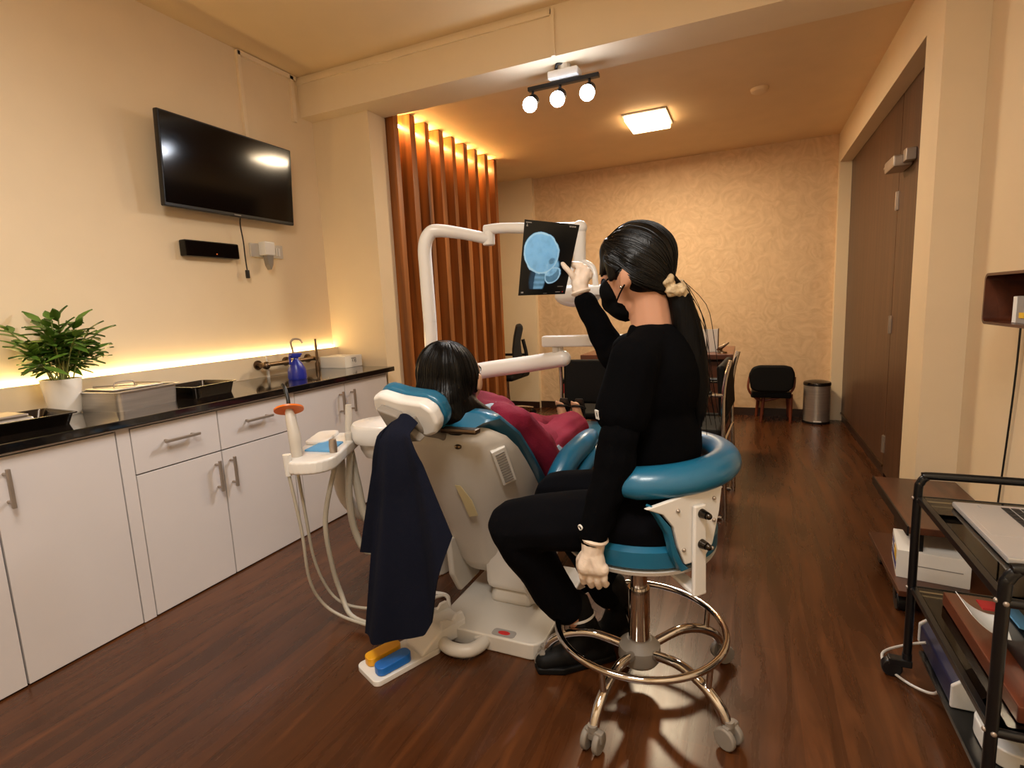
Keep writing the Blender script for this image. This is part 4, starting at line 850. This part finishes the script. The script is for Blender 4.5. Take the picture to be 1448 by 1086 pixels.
for dx in (-.860, -.950):
    for i in range(5): body.append(('c', (dx-.018+i*.009, 2.765, .548), .008, (dx-.02+i*.009, 2.755, .568-.003*i), .0065))
# hands resting on the lap
for sx, base in ((1, Pr[-1][0]), (-1, Pl[-1][0])):
    b0 = V(base); body += [('c', b0, .024, b0+V((-.02*sx, .05, .005)), .022)]
    for i in range(4): body += fing(b0+V((-.02*sx+.030*(i/3-.5), .06, .008)), (-.3*sx, 1, .1), .026, (-.4*sx, 1, -.3), .02, (-.4*sx, .8, -.6), .016, .008)
    body += fing(b0+V((-.035*sx, .03, .01)), (-1*sx, .7, .2), .025, (-.6*sx, 1, 0), .02, (-.4*sx, 1, -.2), .014, .0085)
pat = obj('person', blob(body, .0065, 4), 'skin2', ang=180)
tag(at(pat, (PX, 1.95, .45)), 'person lying on the dental chair in maroon tunic and trousers, dark hair toward the camera', 'person')
Q = pat
tp = [('c', (-.975, 1.60, .715), .075, (-.76, 1.60, .715), .075), ('c', (PX, 1.66, .675), .135, (PX, 1.93, .525), .135), ('e', (PX, 2.02, .515), (.17, .16, .10)), ('c', (-.90, 1.66, .70), .1, (-.82, 1.66, .70), .1)]
for A_ in (Pr, Pl): tp += limb_chain([(A_[0][0], .072), (A_[1][0], .062), (A_[2][0], .046)])
obj('tunic', blob(tp, .008, 4, (.014, (12, 9, 9), None)), 'maroon', Q, ang=180)
tl = []
for A_ in (RL, LL): tl += limb_chain([(A_[0][0], .092), (A_[1][0], .078), (V(A_[2][0])+V((0, -.16, .012)), .072), (V(A_[2][0])+V((0, -.07, .005)), .066)])
obj('trousers', blob(tl, .008, 3, (.018, (11, 8, 11), None)), 'maroon', Q, ang=180)
obj('shoulder_strap', MB().tube([(-.645, 1.83, .575), (-.615, 1.86, .52), (-.615, 1.89, .45), (-.63, 1.92, .40)], .010, 8, flat=.4), 'palecloth', Q)
obj('collar', blob([('c', (-.80, 1.555, .758), .022, (-.78, 1.60, .765), .018), ('c', (-.80, 1.555, .758), .022, (-.845, 1.53, .755), .02)], .005, 3, (.004, (60, 60, 60), None)), 'palecloth', Q, ang=180)
hp = [('e', (-.868, 1.448, .891), (.102, .094, .117), (.35, 0, 0)), ('e', (-.868, 1.42, .845), (.092, .08, .09)), ('c', (-.85, 1.40, .82), .075, (-.80, 1.43, .73), .06), ('c', (-.83, 1.42, .80), .062, (-.760, 1.49, .735), .045), ('c', (-.80, 1.43, .74), .055, (-.735, 1.50, .705), .035), ('c', (-.90, 1.43, .80), .06, (-.90, 1.47, .74), .05)]
ph = obj('hair', blob(hp, .0065, 5, (.004, (10, 10, 3), None)), 'hair', Q, ang=180)
prs = []; rc = random.Random(5); pcn = V((-.864, 1.445, .885))
for i in range(190):
    a = rc.uniform(-PI, PI); prs.append((pcn+V((.004+.02*math.cos(a), -.01+.02*math.sin(a), .1)), pcn+V((.1*math.cos(a), .1*math.sin(a), -.055))))
comb(ph, Q, pcn, prs, 6)
obj('spectacles', MB().tube([(-.777, 1.455, .872), (-.779, 1.49, .882), (-.795, 1.53, .895)], .003, 8).tube([(-.795, 1.53, .895), (-.81, 1.56, .905), (-.85, 1.572, .918), (-.90, 1.565, .915), (-.94, 1.545, .905)], .003, 8), 'black', Q)
for k, x in enumerate((-.850, -.938)):
    obj('sandal', MB().prism([(-.03, 0), (.03, 0), (.034, .10), (.022, .16), (-.022, .16), (-.034, .10)], lambda a, b: (x+a, 2.796, .450+b*.8), lambda a, b: (x+a, 2.812, .450+b*.8), .005).tube([(x-.034, 2.80, .525), (x-.02, 2.748, .545), (x+.02, 2.748, .545), (x+.034, 2.80, .525)], .007, 8), 'blackm', Q)

# ------------------------------------------------------------------ consulting corner at the back
t = thing('desk', 'brown wooden desk near the textured back wall behind the stool', 'desk', (-.56, 3.75, 0))
obj('desk_top', MB().box(-1.03, -.08, 3.45, 4.05, .725, .755, .004), 'desk', t)
obj('side_panel', MB().box(-.135, -.105, 3.50, 4.0, 0, .725), 'desk', t); obj('side_panel', MB().box(-.98, -.95, 3.50, 4.0, 0, .725), 'desk', t)
obj('modesty_panel', MB().box(-.95, -.135, 3.62, 3.64, .12, .725), 'desk', t)
obj('desk_pedestal', MB().box(-.42, -.136, 3.56, 3.98, .05, .70, .003), 'desk', t)
t = thing('desk_screen', 'lit blue-white tablet screen standing on the brown desk', 'screen', (-.36, 3.62, .755))
obj('case', MB().box(-.50, -.315, 3.66, 3.672, .755, .90, .004), 'white', t); obj('display', MB().box(-.495, -.32, 3.656, 3.661, .765, .895), 'lcd', t)
t = thing('desk_folder', 'pale standing folder beside the lit screen on the desk', 'folder', (-.25, 3.62, .755))
obj('cover', MB().box(-.315, -.175, 3.62, 3.625, .755, .90, .001).box(-.178, -.174, 3.62, 3.72, .755, .90, .001), 'paper', t)
t = thing('desk_figurine', 'small dark bird figurine at the edge of the desk', 'figurine', (-.14, 3.55, .755))
obj('perch', MB().lathe([(0, 0), (.03, 0), (.028, .008), (.01, .014), (0, .014)], (-.145, 3.54, .755), 16), 'bronze', t)
obj('bird_body', blob([('c', (-.16, 3.54, .785), .014, (-.135, 3.54, .80), .011), ('c', (-.135, 3.54, .80), .010, (-.11, 3.54, .818), .006), ('c', (-.16, 3.54, .785), .010, (-.175, 3.545, .775), .005), ('c', (-.15, 3.54, .765), .006, (-.148, 3.54, .79), .008)], .003, 2), 'bronze', t)
tag(at(obj('pen_stick', MB().cyl((-.172, 3.60, .755), (-.170, 3.60, .905), .0035, n=10), 'bronze'), (-.172, 3.6, .755)), 'thin upright stick behind the bird figurine on the desk', 'pen')
# chrome visitor chair, built once round its own origin, facing +y
def visitor(label, loc, rz, first=None):
    if first: return dup(first, loc, rz, label)
    t = thing('visitor_chair', label, 'chair', (0, 0, 0), 'chrome visitor chairs')
    for s in (-1, 1):
        x = .23*s
        obj('side_frame', MB().tube([(x, -.20, .012), (x, .22, .012), (x, .235, .03), (x, .235, .40), (x, .235, .60), (x, .22, .625), (x, -.20, .63)], .011, 10, sub=5).tube([(x, -.20, .012), (x, -.215, .03), (x, -.20, .60), (x, -.23, .80)], .011, 10, sub=5), 'chrome', t)
        obj('arm_pad', MB().box(x-.022, x+.022, -.15, .19, .632, .65, .008), 'black', t)
    obj('cross_bar', MB().cyl((-.23, -.21, .18), (.23, -.21, .18), .009).cyl((-.23, -.205, .40), (.23, -.205, .40), .009).cyl((-.23, .235, .40), (.23, .235, .40), .009), 'chrome', t)
    obj('seat', MB().box(-.215, .215, -.19, .23, .41, .455, .02, 3), 'padblack', t)
    obj('backrest', MB().box(-.215, .215, -.25, -.21, .50, .76, .018, 3, mtx=Matrix.Rotation(-.06, 4, 'X')), 'padblack', t)
    t.location = loc; t.rotation_euler = (0, 0, rz); return t
v1 = visitor('black padded chrome chair facing the desk beyond the reclining feet', (-.80, 3.21, 0), .08)
visitor('black padded chrome chair turned sideways between the stool and the desk', (-.29, 2.96, 0), PI/2-.06, v1)
t = thing('red_handbag', 'small red item hanging on the near side of the far chrome chair', 'bag', (-1.06, 3.25, .53))
obj('pouch', MB().box(-1.08, -1.045, 3.2, 3.30, .53, .60, .012), 'red', t); obj('strap', MB().tube([(-1.06, 3.22, .595), (-1.05, 3.23, .662), (-1.05, 3.27, .662), (-1.06, 3.28, .595)], .004, 8), 'red', t)
# high-backed office chair beside the slats
t = thing('office_chair', 'black high-backed swivel chair by the end of the slat screen', 'office chair', (-2.12, 4.80, 0))
cx, cy = -2.06, 4.72; OC = Matrix.Translation((cx, cy, 0)) @ Matrix.Rotation(math.radians(24), 4, 'Z')
bkm = MB().prism([(-.02, .54), (.03, .50), (.075, .56), (.06, .66), (.055, .78), (.085, .90), (.07, .93), (.02, .92), (-.01, .80), (-.03, .66)], lambda a, z: OC @ V((a, -.20, z)), lambda a, z: OC @ V((a, .20, z)), .02); obj('backrest', bkm, 'mesh', t, ang=60)
obj('lumbar_bar', MB().tube([OC @ V((.08, 0, .78)), OC @ V((.11, 0, .60)), OC @ V((.07, 0, .45)), OC @ V((-.05, 0, .40))], .018, 10), 'black', t)
obj('seat', MB().box(cx-.32, cx+.06, cy-.22, cy+.22, .40, .46, .025, 3), 'padblack', t)
obj('armrest', MB().box(cx-.22, cx+.02, cy-.27, cy-.22, .60, .625, .01).box(cx-.10, cx-.07, cy-.26, cy-.23, .42, .60, .005), 'black', t)
obj('armrest', MB().box(cx-.22, cx+.02, cy+.22, cy+.27, .60, .625, .01).box(cx-.10, cx-.07, cy+.23, cy+.26, .42, .60, .005), 'black', t)
obj('gas_lift', MB().cyl((cx-.1, cy, .08), (cx-.1, cy, .40), .026), 'chrome', t)
for k in range(5):
    a = 2*PI*k/5-.3; d = V((math.cos(a), math.sin(a), 0)); o0 = V((cx-.1, cy, 0))
    obj('base_leg', MB().tube([o0+d*.02+V((0, 0, .10)), o0+d*.15+V((0, 0, .095)), o0+d*.29+V((0, 0, .07))], .017, 10, radii=[.022, .018, .012]), 'chrome', t)
    obj('caster', MB().cyl(o0+d*.29+V((-d.y*.02, d.x*.02, .027)), o0+d*.29+V((d.y*.02, -d.x*.02, .027)), .027, n=18).cyl(o0+d*.29+V((0, 0, .03)), o0+d*.29+V((0, 0, .075)), .006), 'black', t)
# low chair by the back wall
t = thing('low_chair', 'low black padded chair with reddish wooden legs against the textured wall', 'chair', (.20, 5.08, 0))
bk = MB().prism([(.02, .30), (.00, .42), (.03, .485), (.08, .505), (.28, .505), (.335, .49), (.36, .43), (.345, .31), (.30, .275), (.07, .275)], lambda u, z: (u+.01, 4.985, z), lambda u, z: (u+.01, 5.04, z), .018)
obj('backrest', bk, 'padblack', t, ang=60)
obj('seat', MB().prism([(.03, 5.03), (.35, 5.03), (.34, 5.30), (.04, 5.30)], lambda u, v: (u, v, .215), lambda u, v: (u, v, .27), .015), 'padblack', t)
obj('back_frame', MB().tube([(.02, 5.06, .40), (.01, 5.04, .30), (.06, 5.05, .22), (.14, 5.06, .19), (.30, 5.05, .24), (.36, 5.05, .30), (.37, 5.06, .40)], .010, 10).box(.12, .35, 5.035, 5.06, .245, .262, .004), 'legwood', t)
for a, b in (((.135, 5.06, .25), (.115, 5.03, .0)), ((.345, 5.07, .25), (.345, 5.05, .0)), ((.10, 5.27, .22), (.08, 5.29, .0)), ((.33, 5.27, .22), (.345, 5.29, .0))):
    obj('leg', MB().cyl(a, b, .016, .012, 12), 'legwood', t)
t = thing('waste_bin', 'brushed steel cylindrical waste bin in the corner by the dark doors', 'bin', (.615, 5.12, 0))
t.location = (.545, 5.13, 0)
wc = (.545, 5.13, 0)
obj('drum', MB().lathe([(0, .012), (.100, .012), (.102, .02), (.102, .335), (0, .335)], wc, 40), 'steel', t)
obj('plastic_base', MB().lathe([(0, 0), (.104, 0), (.105, .018), (.10, .022), (0, .022)], wc, 40), 'black', t)
obj('lid', MB().lathe([(.103, .332), (.105, .342), (.10, .352), (.06, .362), (0, .364)], wc, 40), 'darksteel', t)
obj('lid_rim', MB().lathe([(.1035, .325), (.1055, .331), (.1035, .338)], wc, 40), 'black', t)
obj('bag_edge', MB().box(.545-.03, .545+.03, 5.022, 5.028, .02, .03, .002), 'white', t)

# ------------------------------------------------------------------ right side: wooden cart, glass trolley and what they carry
t = thing('wooden_cart', 'low dark wooden cart with casters against the cream column', 'cart', (.65, 2.45, 0))
obj('top_board', MB().box(.51, .795, 2.10, 2.665, .275, .30, .003), 'darkwood', t)
obj('edge_strip', MB().box(.506, .512, 2.10, 2.665, .268, .302, .001), 'black', t)
obj('shelf_board', MB().box(.475, .795, 2.02, 2.52, .085, .105, .003), 'darkwood', t)
for x, y in ((.55, 2.14), (.77, 2.14), (.77, 2.50)):
    obj('upright', MB().box(x-.012, x+.012, y-.012, y+.012, .10, .28, .002), 'blackm', t)
for x, y in ((.50, 2.10), (.52, 2.46), (.76, 2.10), (.76, 2.46)):
    c = MB().cyl((x-.016, y, .032), (x+.016, y, .032), .032, n=22, bev=.005).box(x-.02, x+.02, y-.012, y+.02, .04, .088, .004)
    obj('caster', c, 'black', t)
t = thing('appliance_box', 'white printed carton on the lower shelf of the wooden cart', 'box', (.6, 2.2, .105))
RB = Matrix.Translation((.60, 2.20, .105)) @ Matrix.Rotation(-.14, 4, 'Z')
obj('carton', MB().box(-.10, .10, -.09, .11, 0, .10, .002, mtx=RB), 'paper', t)
pr = MB().box(-.1012, -.1004, -.06, .0, .045, .085, mtx=RB); obj('yellow_patch', pr, 'yprint', t)
pr = MB()
for z in (.018, .028, .038): pr.box(-.1012, -.1004, -.07, .09, z, z+.005, mtx=RB)
pr.box(-.1012, -.1004, .02, .09, .06, .068, mtx=RB); pr.box(-.1012, -.1004, .03, .09, .075, .082, mtx=RB); obj('blue_print', pr, 'bprint', t)
obj('grey_line', MB().box(-.05, .08, -.0912, -.0904, .05, .053, mtx=RB).ball(RB @ V((-.06, -.0905, .012)), (.005, .002, .005), 8), 'gprint', t)
X0, X1, Y0, Y1 = .43, .775, 1.165, 1.705
t = thing('glass_trolley', 'black tube trolley with smoked glass shelves holding a silver laptop', 'trolley', (.6, 1.44, 0))
for y, nm in ((Y1, 'end_frame'), (Y0, 'end_frame')):
    obj(nm, MB().tube([(X0, y, .07), (X0, y, .30), (X0, y, .545), (X0+.004, y, .578), (X0+.014, y, .594), (X0+.035, y, .60), (X1-.035, y, .60), (X1-.014, y, .594), (X1-.004, y, .578), (X1, y, .545), (X1, y, .07)], .0105, 14, sub=5), 'blackm', t)
for z in (.535, .275):
    nm = 'upper_rail' if z > .4 else 'lower_rail'
    rl = MB().box(X0-.004, X0+.010, Y0, Y1, z-.008, z+.008, .002).box(X1-.010, X1+.004, Y0, Y1, z-.008, z+.008, .002).cyl((X0, Y0, z-.002), (X1, Y0, z-.002), .009, n=14).cyl((X0, Y1, z-.002), (X1, Y1, z-.002), .009, n=14)
    obj(nm, rl, 'blackm', t)
    obj('glass_shelf', MB().box(X0+.011, X1-.011, Y0+.010, Y1-.010, z+.001, z+.007), 'glass', t)
obj('bottom_board', MB().box(X0+.03, X1, Y0, 1.72, .070, .082, .002), 'blackm', t)
for y in (Y0, Y1):
    for z in (.535, .275): obj('screw', MB().ball((X0-.011, y, z), (.004, .005, .005), 6), 'nickel', t); obj('screw', MB().ball((X0, y-.011, z), (.005, .004, .005), 6), 'nickel', t)
for x in (X0, X1):
    for y in (Y0, Y1): obj('caster', MB().cyl((x-.035, y-.012, .026), (x-.035, y+.012, .026), .026, n=20, bev=.004).cyl((x, y, .04), (x, y, .075), .012).box(x-.045, x+.012, y-.014, y+.014, .036, .058, .004), 'black', t)
t = thing('laptop', 'silver laptop with black keys on the upper glass shelf', 'laptop', (.62, 1.48, .543))
obj('base', MB().box(.485, .725, 1.315, 1.640, .543, .557, .004), 'silver', t)
kb = MB()
for i in range(5):
    for j in range(14): kb.box(.575+i*.019, .591+i*.019, 1.335+j*.0205, 1.352+j*.0205, .557, .5585, .0005, 1)
obj('keyboard', kb, 'keyc', t)
obj('touchpad', MB().box(.497, .562, 1.43, 1.54, .5565, .5573), 'silver', t)
obj('lid', MB().box(.728, .734, 1.315, 1.640, .555, .77, .003, mtx=Matrix.Translation((.73, 0, .557)) @ Matrix.Rotation(.25, 4, 'Y') @ Matrix.Translation((-.73, 0, -.557))), 'silver', t)
obj('logo_dash', MB().box(.53, .533, 1.60, 1.62, .557, .5575), 'gprint', t)
tag(at(obj('wooden_board', MB().box(.475, .755, 1.19, 1.62, .283, .318, .004), 'redwood'), (.6, 1.4, .283)), 'reddish brown wooden board lying on the lower glass shelf', 'board')
t = thing('desk_organiser', 'black open tray of papers on the reddish wooden board', 'organiser', (.57, 1.42, .318))
obj('case', MB().box(.525, .70, 1.30, 1.46, .318, .385, .004), 'black', t)
t = thing('paper_leaflet', 'curled white paper slip with red print at the black tray on the reddish board', 'paper', (.50, 1.45, .35))
obj('sheet', MB().grid(lambda u, v: V((.455+.07*u, 1.37+.10*v, .350+.045*(1-u)**2+.02*math.sin(PI*v)*u)), 10, 10, .001), 'paper', t)
obj('red_print', MB().box(.50, .535, 1.45, 1.49, .368, .373, .001), 'red', t)
tag(at(obj('blue_card', MB().box(.525, .56, 1.345, 1.46, .388, .392, .001, mtx=Matrix.Translation((.54, 1.4, .390)) @ Matrix.Rotation(.3, 4, 'Y') @ Matrix.Translation((-.54, -1.4, -.390))), 'lightblue'), (.54, 1.4, .4)), 'small light blue card leaning on the black tray', 'card')
tag(at(obj('pale_dish', MB().lathe([(0, 0), (.05, 0), (.07, .02), (.072, .022), (.05, .006), (0, .006)], (.60, 1.245, .318), 28), 'ivory'), (.6, 1.245, .318)), 'pale shallow dish under the black tray on the reddish board', 'dish')
t = thing('document_scanner', 'dark navy scanner with white end caps on the bottom board of the trolley', 'scanner', (.53, 1.66, .082))
scn = [(0, 0), (.11, 0), (.13, .02), (.13, .06), (.10, .082), (.03, .082), (0, .055)]
obj('body', MB().prism(scn, lambda u, z: (.47+u, 1.50, .083+z), lambda u, z: (.47+u, 1.76, .083+z), .006), 'navyp', t)
for a, b in ((1.488, 1.50), (1.76, 1.772)): obj('end_cap', MB().prism(scn, lambda u, z: (.468+u*1.05, a, .0825+z*1.04), lambda u, z: (.468+u*1.05, b, .0825+z*1.04), .004), 'white', t)
tag(at(obj('scanner_cable', MB().tube([(.47, 1.70, .12), (.44, 1.735, .085), (.40, 1.78, .03), (.385, 1.77, .012), (.39, 1.72, .01), (.43, 1.66, .01), (.47, 1.61, .03), (.478, 1.58, .085)], .0038, 8), 'ivory'), (.42, 1.7, .01)), 'thin cream cable looping on the floor beside the navy scanner', 'cable')
t = thing('tape_dispenser', 'white rounded desktop device on the bottom board next to the near trolley post', 'device', (.545, 1.38, .082))
obj('housing', MB().prism(rrect(.490, .60, 1.31, 1.46, .05), lambda u, v: (u, v, .0825), lambda u, v: (u, v, .125), .014), 'white', t, ang=60)
obj('dial', MB().lathe([(.028, 0), (.045, 0), (.047, .012), (.028, .012), (.028, 0)], (.545, 1.40, .122), 32), 'gprint', t)
obj('port', MB().box(.535, .56, 1.306, 1.312, .09, .108, .001), 'black', t)
tag(at(obj('black_cable', MB().tube([(.60, 1.40, .10), (.64, 1.45, .12), (.62, 1.52, .10), (.66, 1.42, .092), (.63, 1.30, .092), (.66, 1.22, .092)], .0045, 8), 'black'), (.63, 1.4, .09)), 'coiled black cable behind the white device on the trolley bottom', 'cable')
# wall shelf
t = thing('wall_shelf', 'brown rounded wooden box shelf on the cream wall above the trolley', 'shelf', (.80, 1.85, 1.06))
def rr(y0, y1, z0, z1, r): return rrect(y0, y1, z0, z1, r)
b = bmesh.new(); R_ = []
for pl, x in ((rr(1.55, 2.11, .982, 1.135, .022), .795), (rr(1.55, 2.11, .982, 1.135, .022), .662), (rr(1.558, 2.102, .990, 1.127, .016), .662), (rr(1.558, 2.102, .990, 1.127, .016), .785)):
    R_.append([b.verts.new((x, y, z)) for y, z in pl])
for A, B in zip(R_, R_[1:]):
    for k in range(len(A)): b.faces.new((A[k], A[(k+1) % len(A)], B[(k+1) % len(A)], B[k]))
b.faces.new(R_[0]); b.faces.new(R_[-1]); bmesh.ops.recalc_face_normals(b, faces=b.faces)
obj('box_frame', MB().add(b), 'shelfwood', t)
t = thing('medicine_carton', 'small white and grey carton inside the wooden wall shelf', 'carton', (.72, 1.95, .990))
obj('carton', MB().box(.69, .75, 1.90, 1.975, .990, 1.065, .001), 'gprint', t); obj('white_side', MB().box(.69, .75, 1.975, 1.9765, .991, 1.064).box(.6885, .69, 1.955, 1.9765, .991, 1.064), 'paper', t); obj('yellow_label', MB().box(.6882, .690, 1.905, 1.935, 1.005, 1.02), 'yprint', t)
tag(at(obj('blue_carton', MB().box(.688, .75, 1.80, 1.87, .990, 1.048, .002), 'blue'), (.72, 1.83, .990)), 'small blue carton inside the wooden wall shelf beside the grey one', 'carton')
tag(at(obj('shelf_cable', MB().tube([(.79, 2.20, .98), (.792, 2.21, .80), (.793, 2.235, .55), (.793, 2.26, .32)], .003, 8, sub=4), 'black'), (.79, 2.2, .3)), 'thin dark cable hanging down the wall under the wooden shelf', 'cable')
tag(at(obj('upper_cable', MB().tube([(.78, 1.86, 1.136), (.785, 1.845, 1.17), (.79, 1.80, 1.215), (.793, 1.70, 1.30)], .0025, 8, sub=4), 'black'), (.78, 1.86, 1.136)), 'thin dark cable rising from the top of the wooden wall shelf', 'cable')
